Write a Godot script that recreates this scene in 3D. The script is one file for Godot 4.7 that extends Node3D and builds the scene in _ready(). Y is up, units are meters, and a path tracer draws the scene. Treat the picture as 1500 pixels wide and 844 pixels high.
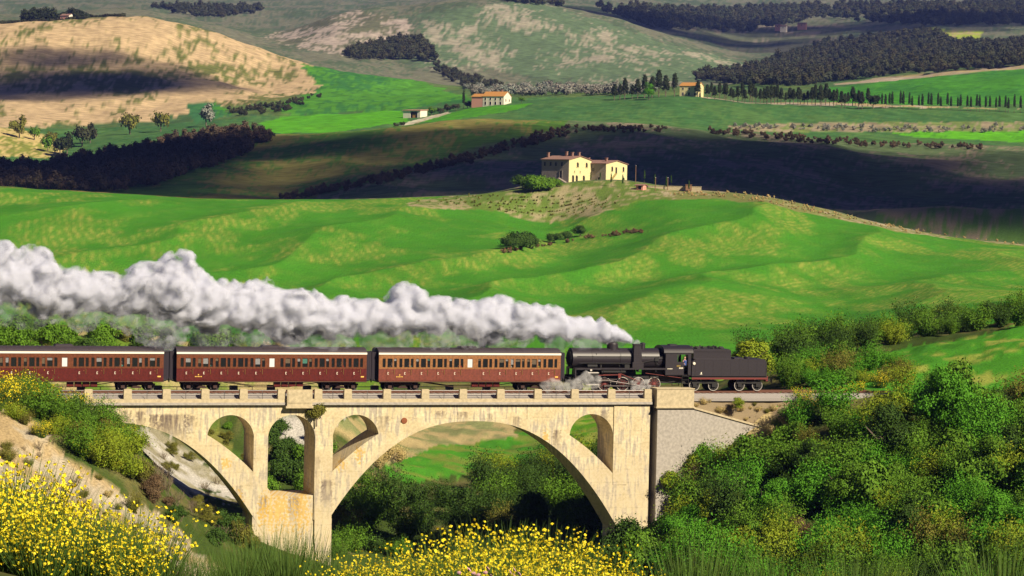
extends Node3D
# A steam train crossing a concrete arch viaduct, rolling farmland behind. Rail level is y = 0, metres.

const F := 3980.0
const EYE := Vector3(0, 18.6, 0)
var cb: Basis
var sun_dir := Vector3.ZERO            # towards the sun
var rng := RandomNumberGenerator.new()
var M := {}
var names := {}
var bridge_frame: Transform3D
# terrain grid
var ta := PackedFloat32Array()         # column: x / depth
var td := PackedFloat32Array()         # row: depth
var ty := PackedFloat32Array()
var nz := FastNoiseLite.new()
var nz2 := FastNoiseLite.new()

# ------------------------------------------------------------------ mesh builder
class MB:
	var v := PackedVector3Array()
	var n := PackedVector3Array()
	var c := PackedColorArray()
	var uv := PackedVector2Array()
	var ix := PackedInt32Array()
	var col := Color(1, 1, 1)
	func tri(a: Vector3, b: Vector3, d: Vector3, hint := Vector3.ZERO) -> void:
		var nn := (d - a).cross(b - a)
		if nn.dot(hint) < 0.0:
			var t := b
			b = d
			d = t
			nn = -nn
		nn = nn.normalized()
		var k := v.size()
		v.append_array(PackedVector3Array([a, b, d]))
		n.append_array(PackedVector3Array([nn, nn, nn]))
		c.append_array(PackedColorArray([col, col, col]))
		ix.append_array(PackedInt32Array([k, k + 1, k + 2]))
	func quad(a: Vector3, b: Vector3, d: Vector3, e: Vector3, hint := Vector3.ZERO) -> void:
		var nn := (d - a).cross(b - a)
		if nn.length_squared() < 1e-12:
			nn = (e - a).cross(d - a)
		if nn.dot(hint) < 0.0:
			var t := b
			b = e
			e = t
			nn = -nn
		nn = nn.normalized()
		var k := v.size()
		v.append_array(PackedVector3Array([a, b, d, e]))
		n.append_array(PackedVector3Array([nn, nn, nn, nn]))
		c.append_array(PackedColorArray([col, col, col, col]))
		ix.append_array(PackedInt32Array([k, k + 1, k + 2, k, k + 2, k + 3]))
	func quadn(a: Vector3, b: Vector3, d: Vector3, e: Vector3, na: Vector3, nb: Vector3, nd: Vector3, ne: Vector3) -> void:
		var nn := (d - a).cross(b - a)
		if nn.length_squared() < 1e-14:
			nn = (e - a).cross(d - a)
		var k := v.size()
		if nn.dot(na + nb + nd + ne) < 0.0:
			v.append_array(PackedVector3Array([a, e, d, b]))
			n.append_array(PackedVector3Array([na, ne, nd, nb]))
		else:
			v.append_array(PackedVector3Array([a, b, d, e]))
			n.append_array(PackedVector3Array([na, nb, nd, ne]))
		c.append_array(PackedColorArray([col, col, col, col]))
		ix.append_array(PackedInt32Array([k, k + 1, k + 2, k, k + 2, k + 3]))
	func box(ctr: Vector3, size: Vector3, bs := Basis.IDENTITY) -> void:
		var h := size * 0.5
		for ax in 3:
			for s in [-1.0, 1.0]:
				var nn := Vector3.ZERO
				nn[ax] = s
				var p := Vector3.ZERO
				p[(ax + 1) % 3] = h[(ax + 1) % 3]
				var q := Vector3.ZERO
				q[(ax + 2) % 3] = h[(ax + 2) % 3]
				var o := nn * h[ax]
				quad(ctr + bs * (o - p - q), ctr + bs * (o + p - q), ctr + bs * (o + p + q), ctr + bs * (o - p + q), bs * nn)
	# box between two corners
	func bx(x0: float, x1: float, y0: float, y1: float, z0: float, z1: float) -> void:
		box(Vector3((x0 + x1) / 2, (y0 + y1) / 2, (z0 + z1) / 2), Vector3(absf(x1 - x0), absf(y1 - y0), absf(z1 - z0)))
	func cyl(p0: Vector3, p1: Vector3, r0: float, r1: float, seg := 12, caps := true) -> void:
		var ax := (p1 - p0).normalized()
		var t := ax.cross(Vector3.UP if absf(ax.y) < 0.9 else Vector3.RIGHT).normalized()
		var b := ax.cross(t)
		var slope := (r0 - r1) / maxf(0.0001, (p1 - p0).length())
		for i in seg:
			var a0 := TAU * i / seg
			var a1 := TAU * (i + 1) / seg
			var d0 := t * cos(a0) + b * sin(a0)
			var d1 := t * cos(a1) + b * sin(a1)
			var n0 := (d0 + ax * slope).normalized()
			var n1 := (d1 + ax * slope).normalized()
			quadn(p0 + d0 * r0, p0 + d1 * r0, p1 + d1 * r1, p1 + d0 * r1, n0, n1, n1, n0)
			if caps:
				if r0 > 0.0:
					tri(p0, p0 + d0 * r0, p0 + d1 * r0, -ax)
				if r1 > 0.0:
					tri(p1, p1 + d0 * r1, p1 + d1 * r1, ax)
	# stations along an axis: [distance, radius]
	func lathe(o: Vector3, ax: Vector3, st: Array, seg := 20) -> void:
		for i in st.size() - 1:
			cyl(o + ax * st[i][0], o + ax * st[i + 1][0], st[i][1], st[i + 1][1], seg, i == 0 or i == st.size() - 2)
	func prism(poly: PackedVector2Array, z0: float, z1: float) -> void:
		var t := Geometry2D.triangulate_polygon(poly)
		for i in range(0, t.size(), 3):
			for z in [z0, z1]:
				var hint := Vector3(0, 0, 1.0 if (z > (z0 + z1) / 2) else -1.0)
				tri(Vector3(poly[t[i]].x, poly[t[i]].y, z), Vector3(poly[t[i + 1]].x, poly[t[i + 1]].y, z), Vector3(poly[t[i + 2]].x, poly[t[i + 2]].y, z), hint)
		var ccw := 0.0
		for i in poly.size():
			ccw += poly[i].cross(poly[(i + 1) % poly.size()])
		for i in poly.size():
			var a := poly[i]
			var b := poly[(i + 1) % poly.size()]
			var e := b - a
			var o := Vector3(e.y, -e.x, 0) * signf(ccw)
			quad(Vector3(a.x, a.y, z0), Vector3(b.x, b.y, z0), Vector3(b.x, b.y, z1), Vector3(a.x, a.y, z1), o)
	func torus(o: Vector3, ax: Vector3, r: float, t: float, seg := 24, ts := 6) -> void:
		var e := ax.cross(Vector3.UP if absf(ax.y) < 0.9 else Vector3.RIGHT).normalized()
		var b := ax.cross(e)
		for i in seg:
			for j in ts:
				var p := []
				var m := []
				for k in [[0, 0], [1, 0], [1, 1], [0, 1]]:
					var a: float = TAU * (i + k[0]) / seg
					var w: float = TAU * (j + k[1]) / ts
					var d := e * cos(a) + b * sin(a)
					m.append(d * cos(w) + ax * sin(w))
					p.append(o + d * r + m[-1] * t)
				quadn(p[0], p[1], p[2], p[3], m[0], m[1], m[2], m[3])
	func done(with_color := false) -> ArrayMesh:
		var arr := []
		arr.resize(Mesh.ARRAY_MAX)
		arr[Mesh.ARRAY_VERTEX] = v
		arr[Mesh.ARRAY_NORMAL] = n
		if with_color:
			arr[Mesh.ARRAY_COLOR] = c
		if uv.size() == v.size():
			arr[Mesh.ARRAY_TEX_UV] = uv
		arr[Mesh.ARRAY_INDEX] = ix
		var m := ArrayMesh.new()
		m.add_surface_from_arrays(Mesh.PRIMITIVE_TRIANGLES, arr)
		return m

# ------------------------------------------------------------------ nodes, names, tags
func numbered(called: String) -> String:
	var k: int = names.get(called, -1) + 1
	names[called] = k
	return called if k == 0 else "%s_%03d" % [called, k]

func tag(o: Node3D, label := "", category := "", group := "", kind := "") -> Node3D:
	if label: o.set_meta("label", label)
	if category: o.set_meta("category", category)
	if group: o.set_meta("group", group)
	if kind: o.set_meta("kind", kind)
	return o

func thing(called: String, label: String, category: String, tf := Transform3D.IDENTITY, group := "") -> Node3D:
	var o := Node3D.new()
	o.name = numbered(called)
	add_child(o)
	o.transform = tf
	tag(o, label, category, group)
	return o

func part(called: String, mesh: Mesh, m: Material, parent: Node3D, tf := Transform3D.IDENTITY) -> MeshInstance3D:
	var o := MeshInstance3D.new()
	o.name = called
	o.mesh = mesh
	o.material_override = m
	parent.add_child(o, true)
	o.transform = tf
	return o

func top(called: String, mesh: Mesh, m: Material) -> MeshInstance3D:
	var o := MeshInstance3D.new()
	o.name = numbered(called)
	o.mesh = mesh
	o.material_override = m
	add_child(o)
	return o

# ------------------------------------------------------------------ camera geometry
func P(u: float, v: float, d: float) -> Vector3:
	var w := cb * Vector3((u - 750.0) / F, -(v - 422.0) / F, -1.0)
	return EYE + w * (d / -w.z)

func proj(p: Vector3) -> Vector2:
	var l := cb.transposed() * (p - EYE)
	return Vector2(750.0 + F * l.x / -l.z, 422.0 - F * l.y / -l.z)

# ------------------------------------------------------------------ materials
func lin(r: float, g: float, b: float) -> Color:
	return Color(r, g, b).linear_to_srgb()

func mat(name_: String, r: float, g: float, b: float, rough := 0.8, metal := 0.0, vc := false) -> StandardMaterial3D:
	var m := StandardMaterial3D.new()
	m.resource_name = name_
	m.albedo_color = lin(r, g, b)
	m.roughness = rough
	m.metallic = metal
	m.vertex_color_use_as_albedo = vc
	M[name_] = m
	return m

# a seamless grey texture, values mapped to lo..hi (linear multipliers)
func grain(sd: int, freq: float, size: int, lo: float, hi: float, oct := 4, power := 1.0) -> ImageTexture:
	var fn := FastNoiseLite.new()
	fn.seed = sd
	fn.frequency = freq
	fn.fractal_octaves = oct
	var im := fn.get_seamless_image(size, size)
	im.convert(Image.FORMAT_L8)
	var data := im.get_data()
	var lut := PackedByteArray()
	lut.resize(256)
	for i in 256:
		var x := lo + (hi - lo) * pow(i / 255.0, power)
		lut[i] = clampi(int(255.0 * Color(x, x, x).linear_to_srgb().r), 0, 255)
	for i in data.size():
		data[i] = lut[data[i]]
	return ImageTexture.create_from_image(Image.create_from_data(size, size, false, Image.FORMAT_L8, data))

func tri_tex(m: StandardMaterial3D, t: Texture2D, scale: Vector3, bump := 0.0) -> StandardMaterial3D:
	m.albedo_texture = t
	m.uv1_triplanar = true
	m.uv1_scale = scale
	if bump > 0.0:
		m.heightmap_enabled = true
		m.heightmap_texture = t
		m.heightmap_scale = bump
	return m

func materials() -> void:
	var g1 := grain(3, 0.02, 512, 0.5, 1.0)
	var g2 := grain(5, 0.05, 512, 0.45, 1.0, 5)
	var st := grain(7, 0.045, 1024, 0.34, 1.0, 5)
	M["g1"] = g1
	M["g2"] = g2
	M["streak"] = st
	# leaves
	for a in [["leaf_dark", 0.046, 0.095, 0.014], ["leaf_mid", 0.10, 0.21, 0.016], ["leaf_lime", 0.21, 0.28, 0.018], ["leaf_bright", 0.085, 0.26, 0.016], ["leaf_olive", 0.16, 0.16, 0.028],
			["leaf_brown", 0.15, 0.10, 0.055], ["leaf_cypress", 0.030, 0.042, 0.016], ["leaf_wood", 0.055, 0.060, 0.030], ["leaf_purple", 0.105, 0.078, 0.050], ["leaf_pale", 0.24, 0.25, 0.22], ["stem_green", 0.070, 0.130, 0.025],
			["dry_grass", 0.50, 0.40, 0.18], ["twig", 0.24, 0.19, 0.13]]:
		var m := mat(a[0], a[1], a[2], a[3], 0.7, 0.0, true)
		m.backlight_enabled = true
		m.backlight = Color(0.22, 0.22, 0.22)
		m.metallic_specular = 0.25
	var fl := mat("flower", 0.88, 0.76, 0.018, 0.7, 0.0, true)
	fl.backlight_enabled = true
	fl.backlight = Color(0.4, 0.4, 0.4)
	mat("pink", 0.75, 0.42, 0.50, 0.7)
	mat("bark", 0.13, 0.10, 0.075, 0.9)
	# train
	var blk := mat("black_paint", 0.032, 0.025, 0.034, 0.45)
	tri_tex(blk, g1, Vector3(0.6, 0.6, 0.6))
	mat("soot", 0.016, 0.015, 0.016, 0.8)
	mat("red_paint", 0.15, 0.018, 0.015, 0.6)
	mat("white_rim", 0.52, 0.48, 0.45, 0.6)
	mat("steel", 0.30, 0.28, 0.28, 0.4, 0.9)
	mat("brass", 0.62, 0.44, 0.14, 0.35, 0.9)
	mat("rod", 0.14, 0.12, 0.12, 0.45, 0.5)
	mat("frame_dark", 0.05, 0.022, 0.020, 0.8)
	tri_tex(mat("maroon", 0.13, 0.015, 0.012, 0.38), g1, Vector3(0.35, 0.35, 0.35))
	tri_tex(mat("maroon_faded", 0.22, 0.048, 0.028, 0.5), g1, Vector3(0.35, 0.35, 0.35))
	tri_tex(mat("brown", 0.19, 0.055, 0.020, 0.4), g1, Vector3(0.35, 0.35, 0.35))
	tri_tex(mat("tan", 0.37, 0.16, 0.055, 0.45), g1, Vector3(0.35, 0.35, 0.35))
	tri_tex(mat("roof_paint", 0.055, 0.040, 0.055, 0.7), g2, Vector3(0.4, 0.4, 0.4))
	mat("gutter", 0.85, 0.78, 0.70, 0.5)
	mat("bellows", 0.022, 0.016, 0.028, 0.85)
	mat("interior", 0.16, 0.09, 0.05, 0.8)
	mat("blind", 0.66, 0.66, 0.70, 0.7)
	mat("interior_pale", 0.34, 0.24, 0.15, 0.8)
	mat("yellow_mark", 0.80, 0.50, 0.10, 0.6)
	mat("white_mark", 0.80, 0.74, 0.62, 0.6)
	var gl := mat("glass", 0.04, 0.045, 0.05, 0.04)
	gl.transparency = BaseMaterial3D.TRANSPARENCY_ALPHA
	gl.albedo_color.a = 0.22
	for a in [["cloth_red", 0.6, 0.02, 0.02], ["cloth_white", 0.7, 0.68, 0.65], ["cloth_blue", 0.05, 0.09, 0.3], ["cloth_teal", 0.15, 0.5, 0.4], ["cloth_yellow", 0.75, 0.6, 0.05]]:
		mat(a[0], a[1], a[2], a[3], 0.9)
	mat("skin", 0.55, 0.33, 0.24, 0.6)
	# track
	tri_tex(mat("ballast", 0.46, 0.42, 0.40, 0.95), grain(11, 0.16, 512, 0.25, 1.0, 3), Vector3(0.35, 0.35, 0.35), 6.0)
	mat("rail", 0.17, 0.075, 0.050, 0.6, 0.4)
	mat("sleeper", 0.10, 0.06, 0.045, 0.9)
	# masonry
	var cm := grain(21, 0.012, 1024, 0.62, 1.0, 6)
	M["cm"] = cm
	tri_tex(mat("concrete_pale", 0.60, 0.50, 0.33, 0.92), cm, Vector3(0.16, 0.16, 0.16), 3.0)
	tri_tex(mat("concrete_grey", 0.46, 0.42, 0.38, 0.95), cm, Vector3(0.2, 0.2, 0.2), 3.0)
	tri_tex(mat("stucco", 0.80, 0.70, 0.38, 0.9), cm, Vector3(0.2, 0.2, 0.2))
	tri_tex(mat("stone", 0.44, 0.37, 0.33, 0.95), grain(23, 0.09, 512, 0.35, 1.0, 3), Vector3(0.16, 0.16, 0.16), 10.0)
	tri_tex(mat("tile", 0.34, 0.19, 0.15, 0.9), grain(25, 0.09, 512, 0.5, 1.0, 3), Vector3(0.3, 0.3, 0.3))
	tri_tex(mat("tile_orange", 0.62, 0.29, 0.07, 0.9), g2, Vector3(0.3, 0.3, 0.3))
	mat("window_dark", 0.025, 0.022, 0.022, 0.2)
	mat("wood", 0.20, 0.11, 0.06, 0.85)
	mat("whitewash", 0.72, 0.66, 0.56, 0.9)
	mat("pinkwash", 0.62, 0.30, 0.24, 0.9)
	mat("rust", 0.24, 0.075, 0.03, 0.9)
	# smoke
	mat("smoke_core", 0.86, 0.86, 0.93, 1.0)

# ------------------------------------------------------------------ terrain
func pchip_slopes(x: PackedFloat32Array, y: PackedFloat32Array) -> PackedFloat32Array:
	var k := x.size()
	var m := PackedFloat32Array()
	m.resize(k)
	for i in range(1, k - 1):
		var h0 := x[i] - x[i - 1]
		var h1 := x[i + 1] - x[i]
		var d0 := (y[i] - y[i - 1]) / h0
		var d1 := (y[i + 1] - y[i]) / h1
		if d0 * d1 > 0.0:
			var w0 := 2.0 * h1 + h0
			var w1 := h1 + 2.0 * h0
			m[i] = (w0 + w1) / (w0 / d0 + w1 / d1)
	m[0] = (y[1] - y[0]) / (x[1] - x[0])
	m[k - 1] = (y[k - 1] - y[k - 2]) / (x[k - 1] - x[k - 2])
	return m

func hermite(x0: float, x1: float, y0: float, y1: float, m0: float, m1: float, x: float) -> float:
	var h := x1 - x0
	var t := (x - x0) / h
	var t2 := t * t
	var t3 := t2 * t
	return y0 * (2 * t3 - 3 * t2 + 1) + m0 * h * (t3 - 2 * t2 + t) + y1 * (3 * t2 - 2 * t3) + m1 * h * (t3 - t2)

# rows of ground: depth, "y" heights or "v" sight lines, evenly spaced across the view
func ground_rows() -> Array:
	return [
		[2, "y", [16.9, 16.9, 16.9]],
		[45, "y", [12.3, 12.0, 11.7, 11.5, 11.5, 11.5, 11.3, 11, 11, 11, 11]],
		[62, "y", [9.6, 9.4, 9.2, 9, 9, 9, 8.8, 8.5, 8.5, 8.5, 8.5]],
		[100, "y", [2, 1.5, 1, 0, 0, 0, 0, 0, 0, 0, 0]],
		[190, "y", [-6, -10, -14, -17, -18, -18, -18, -18, -18, -17, -15]],
		[222, "y", [-3, -6.8, -12.5, -16.5, -18, -17.5, -16.2, -15.5, -14.5, -12.5, -9.5]],
		[243, "y", [0.2, -2.9, -10.2, -15.5, -18, -17.5, -15.2, -11.5, -8.5, -5.6, -2.8]],
		[262, "y", [-0.9, -3.8, -12.2, -15.8, -18, -18, -15.5, -9.5, -3.0, -0.9, 0.4]],
		[270, "y", [-0.6, -4.2, -12.5, -15.5, -18, -18, -14.5, -1.0, -0.9, -0.3, 1.0]],
		[285, "y", [0.3, -5.5, -13.0, -15, -17.5, -17.5, -13, -1.5, 0.8, 2.2, 3.6]],
		[310, "y", [1.4, -2.2, -9.0, -11, -15.5, -15.8, -11, -2, 1.6, 3.4, 5.2]],
		[332, "y", [1.6, 1.0, -1.5, -5, -14.5, -15.8, -12, -4.5, 0, 2.6, 4.5]],
		[360, "y", [0, -0.5, -2, -5, -14.5, -16, -13, -7, -1.8, 1.6, 3.6]],
		[430, "y", [-4, -5, -7, -11, -15.5, -16, -14.5, -11, -6, -2, 0.2]],
		[480, "v", [515, 515, 513, 512, 512, 510, 510, 510, 510, 508, 505, 503, 500, 488, 465, 447]],
		[660, "v", [400, 402, 404, 404, 404, 402, 402, 402, 404, 402, 400, 402, 412, 415, 412, 410]],
		[860, "v", [282, 285, 290, 295, 297, 298, 300, 307, 326, 302, 290, 294, 313, 336, 353, 363]],
		[915, "v", [275, 280, 285, 291, 292, 292, 289, 284, 268, 263, 276, 285, 304, 329, 347, 358]],
		[985, "v", [292, 297, 302, 307, 310, 310, 308, 303, 292, 288, 294, 300, 320, 342, 357, 368]],
		[1050, "v", [290, 294, 300, 304, 306, 305, 304, 300, 296, 294, 294, 301, 318, 307, 303, 307]],
		[1150, "v", [282, 287, 292, 294, 294, 290, 286, 284, 284, 284, 286, 292, 305, 313, 317, 321]],
		[1300, "v", [270, 268, 262, 262, 266, 262, 254, 248, 244, 244, 246, 252, 262, 272, 276, 280]],
		[1600, "v", [250, 240, 222, 202, 197, 192, 184, 178, 178, 183, 190, 197, 204, 209, 212, 214]],
		[1680, "v", [246, 242, 224, 204, 198, 194, 189, 184, 184, 188, 195, 202, 208, 211, 213, 215]],
		[1900, "v", [186, 204, 196, 188, 184, 179, 171, 157, 150, 146, 140, 150, 155, 158, 161, 164]],
		[1960, "v", [188, 200, 192, 185, 180, 172, 162, 152, 148, 144, 141, 150, 152, 153, 153, 152]],
		[2200, "v", [160, 158, 154, 150, 150, 148, 144, 140, 138, 136, 134, 138, 138, 133, 126, 118]],
		[2450, "v", [92, 90, 92, 104, 130, 126, 132, 136, 134, 132, 130, 130, 129, 119, 110, 104]],
		[2700, "v", [33, 29, 22, 44, 76, 101, 117, 132, 132, 130, 128, 126, 122, 112, 104, 98]],
		[2850, "v", [48, 44, 38, 58, 86, 106, 122, 132, 132, 128, 126, 122, 116, 106, 98, 92]],
		[3100, "v", [38, 34, 30, 48, 72, 82, 98, 100, 96, 96, 102, 114, 108, 98, 90, 84]],
		[3700, "v", [20, 18, 15, 34, 48, 20, 8, -2, 8, 28, 58, 84, 84, 70, 62, 60]],
		[3900, "v", [24, 22, 20, 36, 44, 26, 16, 8, 18, 36, 60, 80, 74, 60, 50, 50]],
		[4600, "v", [5, 5, 5, 12, 15, 12, 8, 0, 5, 15, 30, 45, 40, 30, 25, 28]],
		[5600, "v", [-5, -5, -6, -5, -5, -5, -6, -8, -6, -5, 5, 15, 10, 5, 4, 6]],
		[7000, "v", [-22, -22, -22, -22, -22, -22, -22, -22, -20, -18, -16, -14, -12, -8, 3, -8]],
		[8200, "y", [200, 200, 200]],
	]

func build_terrain() -> void:
	# columns
	var u := -330.0
	while u <= 1830.0:
		ta.append((u - 750.0) / F)
		u += 3.3
	# depths
	for s in [[2, 60, 6.0], [60, 190, 8.0], [190, 300, 1.25], [300, 480, 2.6], [480, 930, 3.6], [930, 1150, 11.0], [1150, 1650, 9.0], [1650, 2000, 7.5], [2000, 3750, 17.0], [3750, 8200, 70.0]]:
		var d: float = s[0]
		while d < s[1] - 0.01:
			td.append(d)
			d += s[2]
	td.append(8200.0)
	var nc := ta.size()
	var nr := td.size()
	var rows := ground_rows()
	var kd := PackedFloat32Array()
	var ky := []
	for r in rows:
		var d: float = r[0]
		kd.append(d)
		var xs := PackedFloat32Array()
		var ys := PackedFloat32Array()
		var vals: Array = r[2]
		for j in vals.size():
			var uu: float = 1500.0 * j / (vals.size() - 1)
			var vv: float = vals[j]
			if r[1] == "y":
				vv = 290.0 + (EYE.y - vv) / d * F
				vv = clampf(vv, -500.0, 2000.0)
			var p := P(uu, vv, d)
			xs.append(p.x / d)
			ys.append(float(vals[j]) if r[1] == "y" else p.y)
		var ms := pchip_slopes(xs, ys)
		var line := PackedFloat32Array()
		line.resize(nc)
		var k := 0
		var last := xs.size() - 1
		for c in nc:
			var a := ta[c]
			if a <= xs[0]:
				line[c] = ys[0] + clampf(ms[0], -d * 0.2, d * 0.2) * (a - xs[0]) * 0.5
			elif a >= xs[last]:
				line[c] = ys[last] + clampf(ms[last], -d * 0.2, d * 0.2) * (a - xs[last]) * 0.5
			else:
				while a > xs[k + 1]:
					k += 1
				line[c] = hermite(xs[k], xs[k + 1], ys[k], ys[k + 1], ms[k], ms[k + 1], a)
		ky.append(line)
	ty.resize(nc * nr)
	var col := PackedFloat32Array()
	col.resize(kd.size())
	for c in nc:
		for k in kd.size():
			col[k] = ky[k][c]
		var ms := pchip_slopes(kd, col)
		var k := 0
		for r in nr:
			var d := td[r]
			while k < kd.size() - 2 and d > kd[k + 1]:
				k += 1
			var y := hermite(kd[k], kd[k + 1], col[k], col[k + 1], ms[k], ms[k + 1], d)
			var x := ta[c] * d
			# relief of the land
			if d < 60.0:
				y += 0.15 * nz.get_noise_2d(x * 6.0, d * 6.0)
			elif d < 480.0:
				if d > 195.0 and d < 246.0 and x < -22.0:
					y += 1.3 * (0.3 - absf(nz2.get_noise_2d(x * 9.0 + d * 3.0, d * 4.0 - x * 2.0))) * smoothstep(-22.0, -27.0, x) * smoothstep(195.0, 205.0, d) * (1.0 - smoothstep(238.0, 246.0, d))
				var away := smoothstep(1.5, 6.0, absf((x + 3.6) * 0.2924 + (261.0 - d) * 0.9563))   # level under the track
				y += away * (0.9 * nz.get_noise_2d(x * 4.0, d * 4.0) + 0.25 * nz.get_noise_2d(x * 20.0, d * 20.0))
			elif d < 930.0:
				var w := smoothstep(470.0, 560.0, d) * (1.0 - smoothstep(800.0, 900.0, d))
				var ph := (x * 0.94 - d * 0.30) / 46.0 + 0.6 * nz2.get_noise_2d(x * 0.35, d * 0.3)
				y += w * (1.6 * (1.0 - 2.0 * absf(sin(ph * PI))) * (0.75 + 0.6 * nz2.get_noise_2d(x * 0.3 + 80.0, d * 0.15)) + 1.0 * nz.get_noise_2d(x * 0.4, d * 0.2)) + 0.25 * nz.get_noise_2d(x * 5.0, d * 5.0)
			elif d < 2000.0:
				var fold := smoothstep(1060.0, 1180.0, d) * (1.0 - smoothstep(1520.0, 1640.0, d))
				y += fold * 4.5 * (0.4 - 1.6 * absf(nz2.get_noise_2d(x * 0.32 + d * 0.10, d * 0.22))) + 1.6 * nz.get_noise_2d(x * 0.8, d * 0.6) + 0.4 * nz.get_noise_2d(x * 4.0, d * 4.0)
			else:
				var rough := 7.0 if x < -100.0 and d < 2800.0 else 5.0
				y += rough * nz.get_noise_2d(x * 0.35, d * 0.3) + 1.5 * nz.get_noise_2d(x * 2.0, d * 1.5)
			ty[r * nc + c] = y

func row_of(d: float) -> float:
	var lo := 0
	var hi := td.size() - 2
	while lo < hi:
		var mid := (lo + hi + 1) / 2
		if td[mid] <= d:
			lo = mid
		else:
			hi = mid - 1
	return lo + clampf((d - td[lo]) / (td[lo + 1] - td[lo]), 0.0, 1.0)

func ground(x: float, z: float) -> float:
	var d := maxf(-z, 2.0)
	var fr := row_of(d)
	var fc := clampf((x / d - ta[0]) / (ta[1] - ta[0]), 0.0, ta.size() - 1.001)
	var r := mini(int(fr), td.size() - 2)
	var c := int(fc)
	var nc := ta.size()
	var i := r * nc + c
	return lerpf(lerpf(ty[i], ty[i + 1], fc - c), lerpf(ty[i + nc], ty[i + nc + 1], fc - c), fr - r)

# where the sight line through (u, v) meets the ground beyond a depth; z = 0 when it misses
func hit(u: float, v: float, d0 := 60.0, d1 := 8000.0) -> Vector3:
	var w := cb * Vector3((u - 750.0) / F, -(v - 422.0) / F, -1.0)
	w /= -w.z
	var nc := ta.size()
	var fc := clampf((w.x - ta[0]) / (ta[1] - ta[0]), 0.0, nc - 1.001)
	var c := int(fc)
	var was := false
	for r in range(int(row_of(d0)), td.size()):
		if td[r] > d1:
			break
		var y := lerpf(ty[r * nc + c], ty[r * nc + c + 1], fc - c)
		var s := EYE.y + w.y * td[r]
		if y >= s:
			var d := td[r]
			return Vector3(w.x * d, y, -d)
		was = true
	return Vector3.ZERO

# the ground point at picture column u and depth d
func gp(u: float, d: float) -> Vector3:
	var v := 420.0
	var p := Vector3.ZERO
	for i in 3:
		p = P(u, v, d)
		p.y = ground(p.x, p.z)
		v = proj(p).y
	return p

# ------------------------------------------------------------------ land use
# each field: outline, nearest and farthest depth, colour, streak colour, share of the streak colour, edge wobble in metres
var fields := []

func field(outline: Array, d0: float, d1: float, col: Color, alt: Color, share := 0.3, soft := 2.0) -> void:
	var p := PackedVector2Array()
	var lo := Vector2(1e9, 1e9)
	var hi := -lo
	for i in range(0, outline.size(), 2):
		var q := Vector2(outline[i], outline[i + 1])
		p.append(q)
		lo = lo.min(q)
		hi = hi.max(q)
	fields.append([p, lo, hi, d0, d1, col, alt, share, soft])

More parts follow.
